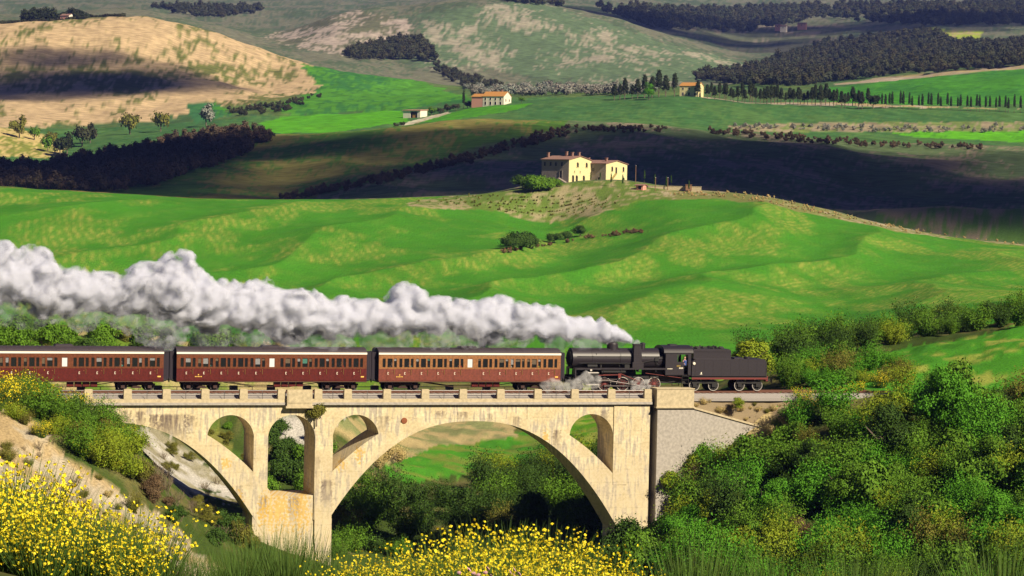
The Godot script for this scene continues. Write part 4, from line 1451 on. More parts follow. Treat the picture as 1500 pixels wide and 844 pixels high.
# puffs: [centre, radius]; field of soft balls roughened by noise
func smoke_body(called: String, label: String, puffs: Array, h: float, rough: float, shells: Array, freq: float, torn := 1.3) -> void:
	var lo := Vector3(1e9, 1e9, 1e9)
	var hi := -lo
	for p in puffs:
		var r: float = p[1] * 1.6 + h * 2
		lo = lo.min(p[0] - Vector3(r, r, r))
		hi = hi.max(p[0] + Vector3(r, r, r))
	var nx := int((hi.x - lo.x) / h) + 2
	var ny := int((hi.y - lo.y) / h) + 2
	var nzz := int((hi.z - lo.z) / h) + 2
	var f := PackedFloat32Array()
	f.resize(nx * ny * nzz)
	for p in puffs:
		var c: Vector3 = (p[0] - lo) / h
		var r: float = p[1] * 1.45 / h
		for z in range(maxi(0, int(c.z - r)), mini(nzz, int(c.z + r) + 2)):
			for y in range(maxi(0, int(c.y - r)), mini(ny, int(c.y + r) + 2)):
				var w := r * r - (z - c.z) * (z - c.z) - (y - c.y) * (y - c.y)
				if w <= 0.0:
					continue
				w = sqrt(w)
				var i := y * nx + z * nx * ny
				for x in range(maxi(0, int(ceilf(c.x - w))), mini(nx, int(c.x + w) + 1)):
					var q := 1.0 - ((x - c.x) * (x - c.x) + (y - c.y) * (y - c.y) + (z - c.z) * (z - c.z)) / (r * r)
					f[i + x] = maxf(f[i + x], q) if f[i + x] < 0.01 else minf(1.2, maxf(f[i + x], q) + 0.25 * minf(f[i + x], q))
	var fn := FastNoiseLite.new()
	fn.seed = 77
	fn.frequency = freq
	fn.fractal_octaves = 3
	fn.fractal_gain = 0.48
	for z in nzz:
		for y in ny:
			for x in nx:
				var i := x + y * nx + z * nx * ny
				if f[i] > 0.0:
					var s := fn.get_noise_3d(x * h, y * h, z * h)
					var g := f[i]
					f[i] = g + rough * (0.35 - 1.6 * absf(s))
					# the thin outside is torn by finer turbulence
					f[i] += torn * (1.0 - smoothstep(0.45, 0.8, f[i])) * fn.get_noise_3d(x * h * 2.3 + 90.0, y * h * 2.3, z * h * 2.3)
	var o := thing(called, label, "smoke", bridge_frame)
	o.set_meta("kind", "stuff")
	for s in shells:
		var m := surface_net(f, nx, ny, nzz, lo, h, s[0])
		part("billow", m, s[1], o)

func smoke_mat(name_: String, alpha: float, c: Color) -> StandardMaterial3D:
	var m := mat(name_, c.r, c.g, c.b, 1.0)
	m.metallic_specular = 0.0
	if alpha < 1.0:
		m.transparency = BaseMaterial3D.TRANSPARENCY_ALPHA
		m.albedo_color.a = alpha
	m.backlight_enabled = true
	m.backlight = Color(1, 1, 1)
	return m

func build_smoke() -> void:
	var white := Color(0.74, 0.77, 0.93)
	var sh := []
	for a in [["dense", 0.95, 0.5], ["full", 0.80, 0.30], ["thick", 0.70, 0.27], ["round", 0.61, 0.25], ["soft", 0.52, 0.23], ["thin", 0.43, 0.20], ["light", 0.34, 0.16], ["faint", 0.25, 0.12], ["veil", 0.17, 0.09], ["edge", 0.10, 0.06]]:
		sh.append([a[1], smoke_mat("smoke_" + a[0], a[2], white)])
	# the plume's middle line above the train: x along the bridge, y, radius
	var line := [[16.3, 4.75, 0.3], [15.6, 5.15, 0.6], [14.2, 5.65, 0.95], [11.0, 6.1, 1.3], [7.5, 6.5, 1.75], [4.0, 6.8, 1.95], [0.5, 7.1, 2.1], [-3.0, 7.2, 2.15], [-6.5, 7.3, 2.1], [-10.0, 7.0, 2.0], [-13.5, 7.1, 2.4], [-17.0, 7.2, 2.5], [-20.5, 7.6, 2.5], [-24.0, 8.0, 2.5], [-27.2, 8.9, 2.7], [-29.6, 9.6, 3.4], [-32.2, 9.3, 2.7], [-35.4, 9.0, 2.2], [-38.6, 9.3, 2.2], [-41.8, 9.8, 2.5], [-45.0, 10.2, 2.9], [-49.0, 10.6, 3.2]]
	var r2 := RandomNumberGenerator.new()
	r2.seed = 19
	var puffs := []
	for i in line.size() - 1:
		var a: Array = line[i]
		var b: Array = line[i + 1]
		var dx: float = absf(b[0] - a[0])
		var cnt := int(maxf(3.0, dx * 3.2 / (a[2] * 0.8)))
		for k in cnt:
			var t := (k + r2.randf()) / cnt
			var px := lerpf(a[0], b[0], t)
			var rr := lerpf(a[2], b[2], t) * (0.95 + 0.45 * nz2.get_noise_1d(px * 12.0))
			var c := Vector3(px, lerpf(a[1], b[1], t) + 1.1 * nz.get_noise_1d(px * 14.0), -0.3)
			var s := r2.randf_range(0.26, 0.58)
			var dir := Vector3(r2.randfn(), r2.randfn(), r2.randfn()).normalized()
			puffs.append([c + dir * rr * (1.06 - s) * Vector3(1, 1, 0.9), rr * s])
		for k in int(dx / a[2] * 2.0) + 1:
			var t := (k + 0.5) / (int(dx / a[2] * 2.0) + 1)
			puffs.append([Vector3(lerpf(a[0], b[0], t), lerpf(a[1], b[1], t) + r2.randfn() * 0.12 * a[2], -0.3), lerpf(a[2], b[2], t) * 0.60])
	smoke_body("smoke_plume", "long white billowing smoke plume trailing back over the carriages", puffs, 0.25, 0.62, sh, 0.26)
	# wisps torn off below and above the plume
	puffs = []
	for i in range(1, line.size() - 1):
		var a: Array = line[i]
		for k in 3:
			var dy := -r2.randf_range(0.75, 1.15)
			puffs.append([Vector3(a[0] + r2.randf_range(-1.8, 1.8), a[1] + a[2] * dy, -0.5 + r2.randfn() * 0.5), a[2] * r2.randf_range(0.35, 0.6)])
	smoke_body("smoke_wisps", "thin torn wisps of smoke hanging under the white plume", puffs, 0.28, 1.5, [[0.55, M.smoke_edge], [0.4, M.smoke_edge], [0.25, M.smoke_edge], [0.1, M.smoke_edge]], 0.42)
	# steam from the cylinders
	smoke_mat("steam", 0.07, Color(0.9, 0.9, 0.94))
	puffs = []
	for k in 34:
		var t := r2.randf()
		puffs.append([Vector3(lerpf(12.2, 6.4, t), 0.25 + r2.randf() * lerpf(1.3, 0.5, t), 1.35 + r2.randf() * 0.7), r2.randf_range(0.18, 0.42)])
	for k in 10:
		puffs.append([Vector3(10.4 + r2.randf() * 0.9, 1.0 + r2.randf() * 0.8, 1.6), r2.randf_range(0.2, 0.35)])
	for k in 14:
		puffs.append([Vector3(15.6 + r2.randf() * 2.0, 0.2 + r2.randf() * 0.9, 1.3), r2.randf_range(0.12, 0.26)])
	smoke_body("steam_cloud", "thin white steam drifting round the cylinders and wheels", puffs, 0.09, 0.45, [[0.7, M.steam], [0.56, M.steam], [0.42, M.steam], [0.28, M.steam], [0.14, M.steam]], 0.8, 0.25)

# ------------------------------------------------------------------ plants
func leaf(b: MB, p: Vector3, n: Vector3, s: float, w: float, r: RandomNumberGenerator) -> void:
	var t := n.cross(Vector3(r.randfn(), r.randfn(), r.randfn())).normalized() * s
	var q := n.cross(t).normalized() * s * w
	var k := b.v.size()
	b.v.append_array(PackedVector3Array([p - t, p - q, p + t, p + q]))
	b.n.append_array(PackedVector3Array([n, n, n, n]))
	b.c.append_array(PackedColorArray([b.col, b.col, b.col, b.col]))
	b.ix.append_array(PackedInt32Array([k, k + 2, k + 1, k, k + 3, k + 2]))

# a crown of clumps inside an ellipsoid; unit: metres, base at y = 0
func crown(sd: int, rad: Vector3, cy: float, clumps: int, per: int, cr: float, lf: float, spread := 0.25, flat := 0.6, taper := 0.0) -> ArrayMesh:
	var r := RandomNumberGenerator.new()
	r.seed = sd
	var b := MB.new()
	var lobes := []
	for k in 6:
		var q := Vector3(r.randfn(), r.randfn() * 0.8, r.randfn()).normalized() * r.randf_range(0.25, 0.75)
		lobes.append([q if taper == 0.0 else Vector3.ZERO, r.randf_range(0.32, 0.62) if taper == 0.0 else 1.0])
	for k in clumps:
		var lobe: Array = lobes[r.randi() % 6]
		var dir := Vector3(r.randfn(), r.randfn(), r.randfn()).normalized()
		if dir.y < -0.45:
			dir.y *= -0.6
			dir = dir.normalized()
		var f := lerpf(0.45, 1.0, pow(r.randf(), 0.55)) * r.randf_range(0.82, 1.12)
		var ctr: Vector3 = (lobe[0] + dir * f * lobe[1]) * rad
		if taper == 0.0 and r.randf() < 0.12:
			ctr *= r.randf_range(1.05, 1.3)
		var thin := 1.0 - taper * clampf(0.5 + 0.5 * ctr.y / rad.y, 0.0, 1.0)
		ctr = Vector3(ctr.x * thin, ctr.y + cy, ctr.z * thin)
		var rr := cr * r.randf_range(0.65, 1.35)
		var tone := r.randf_range(1.0 - spread, 1.0 + spread)
		var warm := r.randf_range(0.9, 1.12)
		for j in per:
			var off := Vector3(r.randfn(), r.randfn() * 0.8, r.randfn()) * 0.5
			if off.length() > 1.2:
				off = off.normalized() * 1.2
			var n := (off.normalized() * 0.7 + dir * 0.5 + Vector3(0, 0.25, 0) + Vector3(r.randfn(), r.randfn(), r.randfn()) * 0.45).normalized()
			var tt := tone * r.randf_range(0.8, 1.2)
			b.col = Color(tt * warm, tt, tt * 0.95)
			leaf(b, ctr + off * rr, n, lf * r.randf_range(0.6, 1.3), flat, r)
	return b.done(true)

func limbs(sd: int, h: float, r0: float, cnt: int, reach: float) -> ArrayMesh:
	var r := RandomNumberGenerator.new()
	r.seed = sd
	var b := MB.new()
	var topp := Vector3(r.randfn() * 0.06 * h, h * 0.75, r.randfn() * 0.06 * h)
	b.cyl(Vector3(0, -0.6, 0), topp * 0.5, r0, r0 * 0.7, 7, false)
	b.cyl(topp * 0.5, topp, r0 * 0.7, r0 * 0.3, 7, false)
	for k in cnt:
		var a := TAU * k / cnt + r.randf()
		var s := topp * r.randf_range(0.25, 0.85)
		var m := s + Vector3(cos(a) * reach * 0.5, h * 0.16, sin(a) * reach * 0.5)
		var e := m + Vector3(cos(a) * reach * 0.45, h * r.randf_range(0.05, 0.22), sin(a) * reach * 0.45)
		b.cyl(s, m, r0 * 0.4, r0 * 0.26, 5, false)
		b.cyl(m, e, r0 * 0.26, r0 * 0.08, 5, false)
	return b.done()

# bare branching shrub
func twigs(sd: int, h: float, cnt: int, th: float) -> ArrayMesh:
	var r := RandomNumberGenerator.new()
	r.seed = sd
	var b := MB.new()
	for k in cnt:
		var a := r.randf() * TAU
		var lean := r.randf_range(0.1, 0.75)
		var p := Vector3(cos(a), 0, sin(a)) * r.randf() * 0.25
		p.y = -0.2
		var d := Vector3(cos(a) * lean, 1, sin(a) * lean).normalized()
		var l := h * r.randf_range(0.5, 1.0)
		var m := p + d * l * 0.55
		b.col = Color.WHITE * r.randf_range(0.7, 1.2)
		b.cyl(p, m, th, th * 0.7, 4, false)
		for j in 3:
			var d2 := (d + Vector3(r.randfn(), r.randfn() * 0.5, r.randfn()) * 0.4).normalized()
			var e := m + d2 * l * r.randf_range(0.3, 0.5)
			b.cyl(m, e, th * 0.65, th * 0.3, 4, false)
			for i in 2:
				var d3 := (d2 + Vector3(r.randfn(), r.randfn(), r.randfn()) * 0.5).normalized()
				var s := m.lerp(e, r.randf_range(0.4, 0.9))
				b.cyl(s, s + d3 * l * 0.2, th * 0.35, th * 0.15, 3, false)
	return b.done(true)

func sprays(sd: int, h: float, fan: float, branches: int, per: int, lf: float) -> ArrayMesh:
	var r := RandomNumberGenerator.new()
	r.seed = sd
	var b := MB.new()
	for k in branches:
		var a := r.randf() * TAU
		var lean := pow(r.randf(), 0.7) * fan
		var d := Vector3(cos(a) * lean, 1.0, sin(a) * lean).normalized()
		var l := h * r.randf_range(0.45, 1.08)
		var p := Vector3(cos(a), 0, sin(a)) * r.randf() * 0.35 * fan
		var droop := Vector3(cos(a), -0.9, sin(a)) * r.randf_range(0.0, 0.35) * l * lean
		var tone := r.randf_range(0.65, 1.35)
		var warm := r.randf_range(0.85, 1.25)
		for j in per:
			var t := pow(r.randf(), 0.7)
			var q := p + d * l * t + droop * t * t + Vector3(r.randfn(), r.randfn(), r.randfn()) * 0.11 * (0.6 + t)
			var n := (Vector3(cos(a) * lean, 0.7, sin(a) * lean) + Vector3(r.randfn(), r.randfn(), r.randfn()) * 0.6).normalized()
			var tt := tone * r.randf_range(0.8, 1.2)
			b.col = Color(tt * warm, tt, tt * 0.95)
			leaf(b, q, n, lf * r.randf_range(0.6, 1.3), 0.5, r)
	return b.done(true)

# rush-like stems fanning from a base; tips collected for the flowers
func rushes(sd: int, h: float, cnt: int, fan: float, w: float, tips: Array) -> ArrayMesh:
	var r := RandomNumberGenerator.new()
	r.seed = sd
	var b := MB.new()
	for k in cnt:
		var a := r.randf() * TAU
		var rr := sqrt(r.randf())
		var p := Vector3(cos(a), 0, sin(a)) * rr * fan * 0.35
		p.y = -0.3
		var l := h * r.randf_range(0.6, 1.05)
		var d := Vector3(cos(a) * rr * fan * 0.55, 1.0, sin(a) * rr * fan * 0.55) + Vector3(r.randfn(), 0, r.randfn()) * 0.14
		d = d.normalized()
		var bend := Vector3(cos(a), -0.2, sin(a)) * 0.10 * r.randf() * l
		var side := d.cross(Vector3(r.randfn(), 0.2, r.randfn())).normalized() * w
		var prev := p
		var tone := r.randf_range(0.65, 1.35)
		b.col = Color(tone * r.randf_range(0.85, 1.3), tone, tone * 0.9)
		for j in 3:
			var t := (j + 1) / 3.0
			var q := p + d * l * t + bend * t * t
			var w0 := 1.0 - j * 0.3
			var w1 := 0.7 - j * 0.3
			var n := side.cross(q - prev).normalized()
			if n.y < 0.0 and n.z < 0.0:
				n = -n
			b.quad(prev - side * w0, prev + side * w0, q + side * w1, q - side * w1, n)
			if j == 2 or (j == 1 and r.randf() < 0.3):
				tips.append([prev, q])
			prev = q
	return b.done(true)

func blossoms(sd: int, tips: Array, per: float, s: float) -> ArrayMesh:
	var r := RandomNumberGenerator.new()
	r.seed = sd
	var b := MB.new()
	for t in tips:
		if r.randf() < 0.25:
			continue
		var cnt := int(per) + (1 if r.randf() < per - int(per) else 0)
		for k in cnt:
			var p: Vector3 = t[0].lerp(t[1], r.randf()) + Vector3(r.randfn(), r.randfn(), r.randfn()) * 0.035
			var tone := r.randf_range(0.8, 1.12)
			b.col = Color(tone, tone * r.randf_range(0.88, 1.05), tone)
			var n := (Vector3(r.randfn(), r.randfn() + 0.5, r.randfn() + 0.4)).normalized()
			leaf(b, p, n, s * r.randf_range(0.6, 1.2), 0.8, r)
			leaf(b, p, n.cross(Vector3(r.randfn(), r.randfn(), r.randfn())).normalized(), s * r.randf_range(0.5, 1.0), 0.8, r)
	return b.done(true)

var kit := {}

func grow_kit() -> void:
	for k in 4:
		kit["bush%d" % k] = [limbs(100 + k, 1.4, 0.09, 6, 0.7), crown(110 + k, Vector3(1.15, 0.80, 1.15), 0.75, 84, 84, 0.36, 0.078, 0.32)]
	for k in 3:
		kit["shrub%d" % k] = [limbs(120 + k, 1.3, 0.06, 7, 0.6), crown(130 + k, Vector3(1.0, 0.9, 1.0), 0.7, 110, 44, 0.26, 0.060, 0.38, 0.4)]
	for k in 3:
		kit["tree%d" % k] = [limbs(140 + k, 3.6, 0.14, 8, 1.2), crown(150 + k, Vector3(1.5, 1.7, 1.5), 2.2, 110, 74, 0.42, 0.085, 0.32)]
	for k in 2:
		kit["sapling%d" % k] = [limbs(160 + k, 4.2, 0.09, 9, 1.0), crown(165 + k, Vector3(1.3, 1.7, 1.3), 2.9, 60, 26, 0.5, 0.09, 0.3)]
	for k in 3:
		kit["twigs%d" % k] = [twigs(170 + k, 1.6, 26, 0.022), null]
	for k in 4:
		var tips := []
		var st := rushes(180 + k, 1.9, 300, 0.75, 0.013, tips)
		kit["broom%d" % k] = [st, blossoms(190 + k, tips, [3.0, 2.2, 1.2, 1.8][k], 0.038)]
	for k in 2:
		var tips := []
		kit["rush%d" % k] = [rushes(200 + k, 2.0, 300, 0.55, 0.014, tips), null]
	for k in 2:
		kit["far_tree%d" % k] = [limbs(210 + k, 6.0, 0.3, 5, 1.5), crown(212 + k, Vector3(3.2, 3.4, 3.2), 3.7, 46, 22, 1.1, 0.50, 0.25)]
	for k in 4:
		kit["scrub%d" % k] = [limbs(250 + k, 1.5, 0.05, 9, 0.7), sprays(254 + k, [2.0, 2.5, 1.7, 2.2][k], [0.8, 0.6, 1.1, 0.9][k], 95, 70, 0.062)]
	for k in 2:
		kit["thicket%d" % k] = [limbs(240 + k, 1.4, 0.07, 8, 0.7), crown(242 + k, Vector3(1.15, 0.85, 1.15), 0.8, 230, 90, 0.22, 0.036, 0.32)]
	kit["cypress0"] = [limbs(220, 3.0, 0.16, 2, 0.2), crown(221, Vector3(0.8, 5.8, 0.8), 6.0, 120, 22, 0.34, 0.24, 0.2, 0.6, 0.55)]
	kit["cypress1"] = [limbs(222, 3.0, 0.16, 2, 0.2), crown(223, Vector3(0.95, 5.2, 0.95), 5.4, 120, 22, 0.36, 0.24, 0.2, 0.6, 0.45)]
	kit["pine0"] = [limbs(224, 7.0, 0.3, 6, 1.6), crown(225, Vector3(3.0, 5.2, 3.0), 6.0, 90, 24, 0.8, 0.36, 0.2, 0.6, 0.75)]
	kit["pine1"] = [limbs(226, 7.0, 0.3, 6, 1.6), crown(227, Vector3(2.4, 6.2, 2.4), 6.8, 90, 24, 0.75, 0.36, 0.2, 0.6, 0.85)]
	kit["umbrella"] = [limbs(228, 6.5, 0.35, 7, 3.0), crown(229, Vector3(4.6, 2.6, 4.6), 5.4, 90, 24, 1.1, 0.4, 0.2)]
	kit["bare0"] = [twigs(230, 7.0, 22, 0.10), null]

func plant(called: String, kind: String, at: Vector3, s: float, stretch: float, leafm: Material, label: String, category: String, group: String, woodm: Material = null) -> Node3D:
	var o := thing(called, label, category, Transform3D(Basis(Vector3.UP, rng.randf() * TAU).scaled(Vector3(s, s * stretch, s)), at), group)
	var k: Array = kit[kind]
	if k[1] == null:
		part("stem", k[0], leafm, o)
	elif kind.begins_with("broom"):
		part("stem", k[0], M.stem_green, o)
		tag(part("flower", k[1], leafm, o), "", "", "", "stuff")
	else:
		part("trunk", k[0], woodm if woodm else M.bark, o)
		part("crown", k[1], leafm, o)
	return o

func in_poly(p: PackedVector2Array, r: RandomNumberGenerator) -> Vector2:
	var lo := p[0]
	var hi := p[0]
	for q in p:
		lo = lo.min(q)
		hi = hi.max(q)
	for i in 60:
		var q := Vector2(r.randf_range(lo.x, hi.x), r.randf_range(lo.y, hi.y))
		if Geometry2D.is_point_in_polygon(q, p):
			return q
	return (lo + hi) / 2

func poly(a: Array) -> PackedVector2Array:
	var p := PackedVector2Array()
	for i in range(0, a.size(), 2):
		p.append(Vector2(a[i], a[i + 1]))
	return p

func off_track(p: Vector3, room := 2.8) -> bool:
	return absf((bridge_frame.affine_inverse() * p).z) > room

# places on the ground inside an outline, kept apart from one another
func spots(outline: Array, cnt: int, gap: float, d0: float, d1: float, sd: int) -> Array:
	var r := RandomNumberGenerator.new()
	r.seed = sd
	var p := poly(outline)
	var got := []
	var tries := 0
	while got.size() < cnt and tries < cnt * 14:
		tries += 1
		var q := in_poly(p, r)
		var w := hit(q.x, q.y, d0, d1)
		if w == Vector3.ZERO or not off_track(w):
			continue
		var ok := true
		for g in got:
			if g.distance_squared_to(w) < gap * gap:
				ok = false
				break
		if ok:
			got.append(w)
	return got

func mix_kinds(list: Array, table: Array, where: String, group: String, size0: float, size1: float, sd: int) -> void:
	# table rows: kit kind, leaf material, word, weight
	var r := RandomNumberGenerator.new()
	r.seed = sd
	var total := 0.0
	for t in table:
		total += t[3]
	for p in list:
		# neighbours tend to be alike
		var x: float = (clampf(0.5 + nz.get_noise_2d(p.x * 6.0, p.z * 6.0) * 0.9, 0.0, 0.999) * 0.5 + r.randf() * 0.5) * total
		var k := 0
		while k < table.size() - 1 and x > table[k][3]:
			x -= table[k][3]
			k += 1
		var t: Array = table[k]
		var kind: String = t[0]
		var names_ := []
		for key in kit:
			if key.begins_with(kind) and key.length() == kind.length() + 1:
				names_.append(key)
		kind = names_[r.randi() % names_.size()]
		var called := "bush"
		if t[0] == "broom": called = "broom_bush"
		elif t[0] == "twigs": called = "dry_shrub"
		elif t[0] == "shrub": called = "feathery_shrub"
		elif t[0] == "scrub": called = "arching_bush"
		elif t[0] == "bush" and t[1] == "leaf_dark": called = "evergreen_bush"
		elif t[0] == "bush" and t[1] == "leaf_bright": called = "leafy_bush"
		elif t[0] == "tree" or t[0] == "sapling": called = "small_tree"
		elif t[0] == "rush": called = "rush_clump"
		plant(called, kind, p - Vector3(0, 0.1, 0), lerpf(size0, size1, pow(r.randf(), 1.4)), r.randf_range(0.85, 1.45), M[t[1]], "%s %s" % [t[2], where], called.split("_")[-1], group)

func build_plants() -> void:
	var mixed := [["bush", "leaf_dark", "dark green leafy bush", 2.0], ["scrub", "leaf_dark", "dark green arching bush", 1.6], ["scrub", "leaf_mid", "mid green arching bush", 2.2], ["bush", "leaf_mid", "mid green leafy bush", 1.6], ["scrub", "leaf_bright", "bright green arching bush", 2.0], ["scrub", "leaf_lime", "yellow-green arching bush", 1.5], ["shrub", "leaf_lime", "yellow-green feathery bush", 0.8], ["scrub", "leaf_olive", "olive arching bush", 1.3], ["shrub", "leaf_brown", "brown feathery bush", 0.6], ["twigs", "twig", "bare brown twiggy shrub", 0.9]]
	# bank below the line, tender side
	mix_kinds(spots([985, 825, 1010, 735, 1110, 670, 1170, 640, 1260, 610, 1340, 600, 1420, 600, 1560, 590, 1560, 900, 985, 900], 240, 1.45, 150, 290, 301), mixed, "crowding the slope below the railway", "bushes on the bank below the railway", 0.9, 2.1, 302)
	# bank behind the line, tender side
	mix_kinds(spots([1140, 556, 1200, 545, 1300, 535, 1345, 555, 1330, 585, 1240, 580, 1150, 572], 26, 2.0, 262, 330, 303), mixed, "on the bank beyond the track", "bushes on the bank beyond the railway", 0.8, 1.3, 304)
	mix_kinds(spots([1060, 520, 1200, 500, 1290, 470, 1400, 455, 1560, 430, 1560, 470, 1330, 500, 1200, 535, 1090, 545], 56, 2.6, 285, 420, 305), [["bush", "leaf_dark", "dark green leafy bush", 2.0], ["scrub", "leaf_dark", "dark green arching bush", 2.0], ["scrub", "leaf_mid", "mid green arching bush", 2.5], ["scrub", "leaf_lime", "yellow-green arching bush", 1.0], ["shrub", "leaf_brown", "brown twiggy bush", 0.8]], "in the hedge at the foot of the green hill", "hedge bushes at the foot of the green hill", 1.0, 1.7, 306)
	# ravine behind the viaduct, seen through the arches
	mix_kinds(spots([470, 745, 560, 720, 700, 715, 800, 700, 900, 690, 900, 800, 470, 830], 46, 2.2, 266, 330, 307), [["bush", "leaf_dark", "dark green leafy bush", 2.0], ["scrub", "leaf_dark", "dark green arching bush", 2.0], ["scrub", "leaf_mid", "mid green arching bush", 2.0], ["scrub", "leaf_olive", "olive arching bush", 0.8]], "in the ravine behind the big arch", "bushes in the ravine behind the arch", 1.1, 1.9, 308)
	mix_kinds(spots([690, 705, 780, 690, 890, 675, 890, 720, 700, 728], 18, 2.0, 275, 360, 309), [["scrub", "leaf_olive", "tall olive bush", 1.5], ["scrub", "leaf_lime", "tall yellow-green bush", 1.6], ["scrub", "leaf_dark", "tall dark green bush", 1.6], ["twigs", "twig", "bare brown twiggy shrub", 0.8]], "standing beyond the big arch", "tall bushes beyond the arch", 1.0, 1.9, 310)
	mix_kinds(spots([480, 705, 550, 675, 590, 672, 590, 705, 500, 735], 16, 2.5, 270, 340, 311), [["scrub", "leaf_olive", "olive arching bush", 1.0], ["scrub", "dry_grass", "straw-coloured dry bush", 1.0], ["twigs", "twig", "bare brown twiggy shrub", 1.2]], "on the grassy slope behind the arch", "shrubs on the grassy slope behind the arch", 0.7, 1.4, 312)
	mix_kinds(spots([390, 640, 470, 660, 470, 740, 390, 730], 14, 1.8, 264, 320, 313), [["bush", "leaf_dark", "dark green leafy bush", 2.0], ["bush", "leaf_mid", "mid green leafy bush", 2.0]], "behind the viaduct pier", "bushes behind the viaduct pier", 0.9, 1.5, 314)
	mix_kinds(spots([835, 645, 960, 640, 960, 680, 850, 690], 10, 2.2, 268, 340, 315), [["bush", "leaf_mid", "mid green leafy bush", 2.0], ["shrub", "leaf_lime", "yellow-green feathery bush", 2.0]], "behind the end arch", "bushes behind the end arch", 1.0, 1.6, 316)
	# bushes behind the train, tail side
	mix_kinds(spots([-60, 498, 120, 498, 350, 512, 350, 545, -60, 540], 40, 2.4, 262, 360, 317), [["bush", "leaf_dark", "dark green leafy bush", 2.0], ["bush", "leaf_mid", "mid green leafy bush", 3.0], ["shrub", "leaf_olive", "olive twiggy bush", 2.0], ["shrub", "leaf_lime", "yellow-green feathery bush", 1.6]], "on the bank behind the carriages", "bushes on the bank behind the carriages", 1.2, 1.9, 318)
	mix_kinds(spots([340, 520, 570, 520, 570, 560, 340, 560], 22, 2.2, 264, 420, 319), [["shrub", "dry_grass", "straw-coloured dry bush", 2.0], ["shrub", "leaf_lime", "yellow-green feathery bush", 1.0], ["bush", "leaf_olive", "olive leafy bush", 0.8]], "behind the middle carriage", "dry bushes behind the middle carriage", 1.0, 1.6, 320)
	# clay bank at the tail end of the viaduct
	mix_kinds(spots([-50, 585, 40, 585, 90, 600, 150, 620, 200, 655, 190, 700, 130, 690, 70, 625, -50, 610], 30, 1.5, 200, 252, 321), [["bush", "leaf_dark", "dark green leafy bush", 1.2], ["scrub", "leaf_dark", "dark green arching bush", 1.6], ["scrub", "leaf_mid", "mid green arching bush", 2.0], ["scrub", "leaf_lime", "yellow-green arching bush", 1.6], ["shrub", "leaf_olive", "olive twiggy bush", 1.2]], "on top of the clay bank by the viaduct end", "bushes on the clay bank", 0.8, 1.5, 322)
	mix_kinds(spots([200, 700, 260, 720, 330, 770, 380, 810, 300, 810, 230, 750], 22, 1.3, 215, 262, 323), [["bush", "leaf_dark", "dark green leafy bush", 2.0], ["shrub", "leaf_olive", "olive twiggy bush", 1.5], ["twigs", "twig", "bare brown twiggy shrub", 1.0], ["shrub", "leaf_brown", "brown twiggy bush", 1.0]], "on the steep bank under the first arch", "bushes under the first arch", 0.8, 1.3, 324)
	mix_kinds(spots([880, 835, 960, 800, 1000, 790, 1000, 860, 880, 860], 14, 1.3, 200, 256, 331), [["bush", "leaf_dark", "dark green leafy bush", 2.0], ["bush", "leaf_mid", "mid green leafy bush", 2.0], ["bush", "leaf_bright", "bright green leafy bush", 1.0]], "at the foot of the end pier", "bushes at the foot of the end pier", 1.2, 1.9, 332)
	mix_kinds(spots([1040, 600, 1110, 582, 1165, 580, 1170, 640, 1120, 660], 22, 1.1, 240, 282, 333), [["twigs", "twig", "bare brown twiggy shrub", 2.0], ["shrub", "dry_grass", "straw-coloured dry bush", 1.5], ["shrub", "leaf_olive", "olive twiggy bush", 1.0]], "on the dry bank beside the abutment", "dry shrubs beside the abutment", 0.5, 0.9, 334)
	mix_kinds(spots([-20, 612, 50, 625, 120, 690, 215, 745, 290, 815, 200, 815, 100, 730, -20, 680], 24, 1.2, 190, 246, 341), [["twigs", "twig", "bare brown twiggy shrub", 2.0], ["scrub", "leaf_olive", "olive arching bush", 1.5], ["shrub", "dry_grass", "straw-coloured dry bush", 1.2]], "on the bare face of the clay bank", "shrubs on the clay face", 0.3, 0.7, 342)
	mix_kinds(spots([190, 640, 250, 650, 340, 715, 350, 740, 280, 725, 200, 690], 14, 1.6, 258, 345, 335), [["twigs", "twig", "bare brown twiggy shrub", 2.0], ["shrub", "leaf_olive", "olive twiggy bush", 2.0]], "on the white clay slope behind the viaduct", "shrubs on the white clay slope", 0.4, 0.8, 336)
	mix_kinds(spots([240, 615, 330, 620, 375, 690, 340, 690], 16, 1.8, 262, 350, 337), [["shrub", "leaf_olive", "olive twiggy bush", 2.0], ["bush", "leaf_mid", "mid green leafy bush", 1.0]], "on the grassy strip behind the first arch", "bushes on the grassy strip", 0.4, 0.8, 338)
	for k in 26:
		var bx_ := 18.2 + 15.0 * k / 25.0 + rng.randf_range(-0.3, 0.3)
		var bz := rng.randf_range(1.95, 2.7)
		var by_ := -0.75 - (bz - 1.7) * clampf((bx_ - 18.0) * 0.22, 0.6, 2.6)
		var dry := rng.randf() < 0.7
		plant("grass_tuft", "scrub%d" % (k % 4), bridge_frame * Vector3(bx_, by_ - 0.05, bz), rng.randf_range(0.18, 0.42), 0.9, M.dry_grass if dry else M.leaf_olive, "%s grass tuft on the earth bank above the wing wall" % ("straw-coloured" if dry else "olive"), "grass", "grass tufts above the wing wall")
	# single shrubs worth naming
	var p := hit(1375, 640, 150, 290)
	plant("bush", "thicket0", p, 3.0, 1.25, M.leaf_bright, "largest bright green bush standing above the others on the slope", "bush", "")
